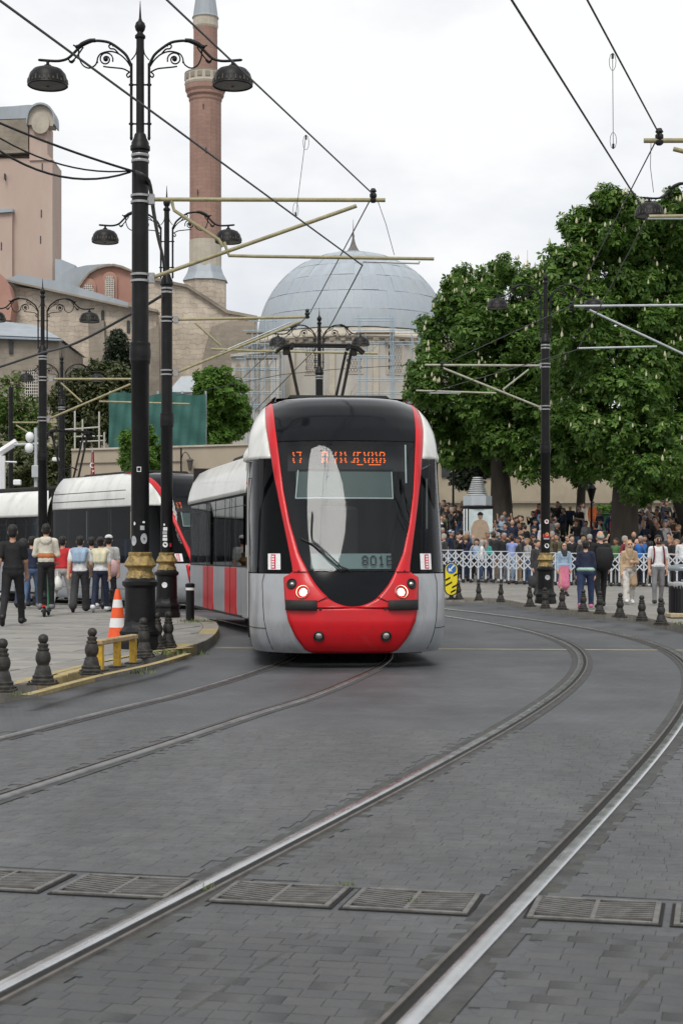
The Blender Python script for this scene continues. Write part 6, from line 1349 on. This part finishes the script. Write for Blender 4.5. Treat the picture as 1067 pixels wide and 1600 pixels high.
person(dict(stride=.18, arms=('down', 'down'), sleeve='short', hair='cap'), 1.74, G(170, 952), PI, 'light grey', 'black', 'person wearing a white cap walking ahead of the cream cardigan', WL, accent='white', fine=True)
person(dict(stride=.38, arms=('back', 'fwd'), sleeve='long', hair='short', wide=1.05), 1.76, G(98, 951), PI-.15, 'red', 'light grey', 'person in a bright red shirt and pale grey trousers walking away', WL, skin=1, shoes='grey', fine=True)
person(dict(stride=.34, arms=('back', 'fwd'), sleeve='long', hair='short'), 1.74, G(50, 951.5), PI, 'navy', 'denim', 'person in navy top and blue jeans walking beyond the scooter rider', WL, shoes='grey', fine=True)
person(dict(stride=.2, arms=('down', 'down'), sleeve='long', hair='short'), 1.70, G(143, 951), PI+.1, 'olive', 'navy', 'person in olive top between the two people with sweaters on their shoulders', WL, shoes='white', fine=True)
person(dict(fem=True, stride=.2, arms=('down', 'down'), sleeve='long', hair='long'), 1.66, G(36, 950), PI, 'maroon', 'dark blue', 'person with long hair in maroon beyond the person in black', WL)
# things they carry
q = MB(); g_ = G(95, 951); q.lathe([(.02, .28), (.06, .24), (.12, .12), (.13, .03), (.09, -.05), (.001, -.07)], 12); q.tube([(0, 0, .27), (.0, 0, .40)], .012, 5); tag(q.build('plastic_bag', mat('white_plastic', (.60, .61, .58), .35, var=.15, scale=14, bump=.5, bscale=20), None, (g_.x-.02, g_.y-.32, PZ+.52), smooth=60), 'white plastic carrier bag carried by the person in red', 'bag')
q = MB(); g_ = G(176, 955); q.lathe([(.001, .17), (.07, .15), (.12, .06), (.13, -.05), (.10, -.14), (.001, -.17)], 12, M=Matrix.Diagonal((1, .6, 1.2, 1))); tag(q.build('shoulder_bag', mat('pink_bag', (.52, .33, .34), .5, var=.15), None, (g_.x+.02, g_.y-.1, PZ+1.0), smooth=60), 'soft pink shoulder bag beside the cream cardigan', 'bag')
# electric scooter
t = thing('electric_scooter', 'small electric scooter with a red rear lamp under the hoodie rider', 'scooter', (sp_.x, sp_.y, PZ), .08)
q = MB(); q.box((0, .05, .115), (.16, .62, .045), bev=.01); q.build('deck', BLACK, t)
for y in (-.38, .52):
    q = MB(); q.lathe([(.001, -.03), (.09, -.03), (.11, -.015), (.11, .015), (.09, .03), (.001, .03)], 16, M=Matrix.Translation((0, y, .11)) @ Matrix.Rotation(R(90), 4, 'Y')); q.build('wheel', T_RUB, t, smooth=40)
q = MB(); q.tube([(0, .44, .15), (0, .50, .3), (0, .40, 1.12)], .026, 8); q.tube([(-.24, .40, 1.12), (.24, .40, 1.12)], .018, 8); q.build('handlebar', mat('scooter_green', (.03, .20, .10), .4, var=.1), t, smooth=60)
q = MB(); q.box((0, -.42, .24), (.10, .10, .03), bev=.008); q.build('mudguard', BLACK, t); q = MB(); q.box((0, -.475, .235), (.09, .012, .04)); q.build('rear_lamp', T_MARK, t)
# ---- pedestrians on the right pavement
WR = 'people walking on the plaza pavement'
person(dict(fem=True, stride=.15, arms=('down', 'down'), sleeve='long', hair='scarf', bottom='dress', hem=.28), 1.64, G(881, 932), .1, 'light blue', 'pink', 'person in a pink dress, denim jacket and dark scarf walking towards the road', WR, accent='charcoal', fine=True)
person(dict(fem=True, stride=.24, arms=('down', 'down'), sleeve='long', hair='short', waist=True, wide=1.22), 1.62, G(915, 952), PI-.15, 'navy', 'dark blue', 'stout person in navy jacket with pale green shirt hem walking away', WR, accent='mint', shoes='pink', fine=True)
person(dict(stride=.20, arms=('pocket', 'down'), sleeve='long', hair='bald', coat=False, wide=1.08, hemtop=.86), 1.86, G(938, 950), PI+.25, 'black', 'black', 'tall bald person in black jacket and trousers walking away', WR, fine=True, hair='grey')
person(dict(fem=True, stride=.24, arms=('down', 'front'), sleeve='long', hair='scarf', coat=True, jacket=True, bottom='wide'), 1.65, G(983, 944), .05, 'beige', 'patterned', 'person in beige headscarf and long open coat over black top and patterned trousers', WR, accent='tan', shoes='white', fine=True)
q = MB(); g_ = G(983, 944)
person(dict(stride=.14, arms=('down', 'down'), sleeve='short', hair='short', beard=True, hemtop=.92), 1.78, G(1028, 945), .05, 'white', 'grey', 'bearded person in white short-sleeved shirt and grey trousers with sunglasses', WR, skin=0, fine=True)
g_ = G(1028, 945); q = MB()
for s in (-1, 1): q.tube(catmull([(s*.12, .10, 1.42), (s*.125, .02, 1.52), (s*.125, -.09, 1.47), (s*.13, -.145, 1.30), (s*.15, -.08, 1.10), (s*.15, .1, 1.05)], 4), .022, 6)
q.box((0, .22, 1.25), (.34, .18, .46), bev=.05); tag(q.build('backpack', cloth('maroon'), None, g_, .05, smooth=60), 'maroon backpack worn by the person in the white shirt', 'backpack')
q = MB()
for s in (-1, 1): q.lathe([(.001, -.006), (.026, -.006), (.026, .006), (.001, .006)], 12, M=Matrix.Translation((s*.033, -.118, 1.675)) @ Matrix.Rotation(R(90), 4, 'X'))
q.tube([(-.08, -.0, 1.68), (-.06, -.105, 1.68), (.06, -.105, 1.68), (.08, 0, 1.68)], .005, 5); tag(q.build('sunglasses', T_RUB, None, g_, .05), 'dark sunglasses on the person in the white shirt', 'sunglasses')
q = MB(); q.box((0, .20, 1.22), (.36, .22, .56), bev=.06); g_ = G(938, 950)
o = q.build('backpack', cloth('black'), None, (g_.x, g_.y, PZ), PI+.25, smooth=60); tag(o, 'black backpack on the tall bald person in black', 'backpack')
q = MB(); q.lathe([(.001, .2), (.10, .18), (.16, .08), (.17, -.05), (.12, -.17), (.001, -.2)], 12, M=Matrix.Diagonal((1, .6, 1, 1))); g_ = at(833, 893, 50); tag(q.build('sling_bag', cloth('charcoal'), None, (g_.x, 50, .62), smooth=60), 'dark sling bag beside the gold-collared lamp post', 'bag')
person(dict(stride=.1, arms=('down', 'down'), sleeve='long', hair='short'), 1.72, (at(839, 0, 50).x, 50.1, gz(0, 50)), .8, 'charcoal', 'charcoal', 'person in charcoal mostly hidden by the gold-collared lamp post', WR)
# patterned patches on the beige person's trousers
g_ = G(983, 944); q = MB(); r_ = random.Random(8)
# ---- crowd
VAR = [dict(arms=('down', 'down')), dict(arms=('phone', 'phone')), dict(arms=('pocket', 'pocket')), dict(arms=('front', 'front'), sleeve='short'), dict(fem=True, hair='long', arms=('down', 'front')), dict(fem=True, hair='long', arms=('phone', 'down')), dict(fem=True, hair='scarf', arms=('front', 'front')), dict(hair='cap', arms=('down', 'front'), sleeve='short'), dict(hair='bald', arms=('down', 'pocket')), dict(fem=True, hair='bun', arms=('front', 'down'), bottom='wide'), dict(arms=('up', 'front'), sleeve='short'), dict(arms=('lean', 'lean'), wide=1.1)]
VDESC = ['arms at the sides', 'holding a phone up', 'hands in pockets', 'hands together', 'long hair', 'long hair and raised phone', 'headscarf', 'wearing a cap', 'thinning hair', 'hair in a bun', 'one arm raised', 'leaning forward']
tops = ['black']*13+['charcoal']*7+['navy']*8+['dark blue']*3+['grey']*2+['dark blue']*2+['brown', 'white', 'white', 'olive', 'maroon', 'off-white', 'light blue', 'tan', 'beige', 'green', 'light grey', 'red', 'denim']
bots = ['black']*6+['denim']*4+['charcoal']*3+['navy']*2+['grey', 'tan', 'light grey', 'dark blue']
cr = random.Random(21); used = []; seen = set()
BLK = [(at(746, 0, 67).x, 67, 1.1), (at(783, 0, 74).x, 74, 1.0), (at(975, 0, 67).x, 67, 1.1), (at(1080, 0, 72).x, 72, 1.2), (5.48, 43, .8), (at(735, 0, 84).x, 84, .7), (at(905, 0, 84).x, 84, .7)]
def crowd(x, Y, where, group, v=None, top=None, bottom=None, h=None, dist=.42):
    for bx, by, r in BLK:
        if math.hypot(x-bx, Y-by) < r: return
    for ux_, uy_ in used:
        if math.hypot(x-ux_, Y-uy_) < dist: return
    fixed = top is not None; used.append((x, Y)); v = cr.randrange(12) if v is None else v; top = top or cr.choice(tops); bottom = bottom or cr.choice(bots); sp = VAR[v]
    h = h or (cr.uniform(1.56, 1.70) if sp.get('fem') else cr.uniform(1.66, 1.86)); ac = cr.choice(['white', 'beige', 'charcoal', 'grey', 'light blue'])
    lab = 'person in %s top, %s bottoms, %s, %s' % (top, bottom, VDESC[v], where)
    tries = 0
    while lab in seen and tries < 3:      # keep two of the crowd from dressing alike in the same pose and place
        tries += 1; bottom = cr.choice(bots); top = top if fixed else cr.choice(tops); lab = 'person in %s top, %s bottoms, %s, %s' % (top, bottom, VDESC[v], where)
    seen.add(lab)
    person(sp, h, (x, Y, gz(0, Y)), cr.uniform(-1.3, 1.3) if cr.random() < .75 else cr.uniform(1.3, 5), top, bottom, lab, group, cr.choice(['black', 'white', 'brown', 'grey']), cr.choice(['black', 'black', 'brown', 'brown', 'grey', 'fair']), ac, cr.choice([0, 0, 1, 1, 2])).rotation_euler.rotate(Euler((cr.uniform(-.07, .07), cr.uniform(-.07, .07), 0)))
W1, W2, W3 = 'at the lattice fence', 'steps behind the fence', 'under the park trees'
spec = [(696, 0, 'charcoal'), (711, 1, 'black'), (726, 2, 'navy'), (742, 5, 'light blue'), (750, 4, 'white'), (763, 6, 'teal'), (783, 0, 'black'), (797, 1, 'periwinkle'), (812, 0, 'charcoal'), (826, 9, 'light grey'), (838, 7, 'navy'), (866, 5, 'olive'), (897, 0, 'black'), (908, 3, 'charcoal'), (949, 2, 'tan'), (961, 0, 'green'), (978, 2, 'maroon'), (1000, 1, 'blue'), (1011, 4, 'dark blue'), (1043, 3, 'black'), (1053, 0, 'charcoal'), (1063, 2, 'white')]
for px, v, c in spec:
    x = (px-HX)*60.4/F; y = fence_y(x)+.55+cr.uniform(0, .25); x = (px-HX)*y/F; crowd(x, y, W1, 'crowd behind the lattice fence', v, c, 'light blue' if c == 'periwinkle' else None, 1.86 if px == 783 else None, .2)
for k in range(75):
    x = (cr.uniform(675, 1085)-HX)*62/F; y = fence_y(x)+cr.uniform(1.2, 4.5); crowd(x, y, W2, 'crowd behind the lattice fence', dist=.5)
for k in range(230):
    px = cr.choice([cr.uniform(675, 775), cr.uniform(785, 880), cr.uniform(985, 1085), cr.uniform(675, 1085)]); Y = cr.uniform(66, 80 if px < 900 else 76); crowd((px-HX)*Y/F, Y, W3, 'crowd on the rise under the trees', dist=.55)
for px, Y, v, c, b_ in ((926, 84, 0, 'orange', 'orange'), (908, 82, 2, 'light grey', 'denim'), (1033, 82, 0, 'navy', 'navy'), (1041, 82.4, 2, 'charcoal', 'black'), (878, 80, 0, 'white', 'black'), (1016, 81, 4, 'light grey', 'charcoal')):
    crowd((px-HX)*Y/F, Y, W3, 'crowd on the rise under the trees', v, c, b_)
# green wheelie bin up on the rise
g_ = at(944, 0, 79); t = thing('park_bin', 'plain green bin up on the rise under the chestnut', 'bin', (g_.x, 79, gz(0, 79))); q = MB(); q.box((0, 0, .6), (.62, .6, 1.1), bev=.04); GB = mat('bin_green', (.05, .16, .09), .5, var=.1); q.build('body', GB, t); q = MB(); q.box((0, -.02, 1.18), (.68, .68, .07), bev=.02); q.build('lid', GB, t)
# park lanterns among the trees
for px, py, Yp, lab in ((708, 690, 80, 'dark park lantern at the edge of the chestnut crown beside the tram'), (924, 770, 78, 'slim dark park lamp post behind the crowd')):
    g_ = at(px, py, Yp); g0 = gz(0, Yp); t = thing('park_lantern', lab, 'lantern', (g_.x, Yp, g0)); q = MB(); q.lathe([(.12, 0), (.10, .5), (.06, .6), (.05, g_.z-g0-.4)], 10); q.build('post', BLACK, t, smooth=40); q = MB(); q.lathe([(.08, g_.z-g0-.4), (.22, g_.z-g0+.15), (.26, g_.z-g0+.2), (.1, g_.z-g0+.4), (.02, g_.z-g0+.6)], 8); q.build('lamp_head', BLACK, t)
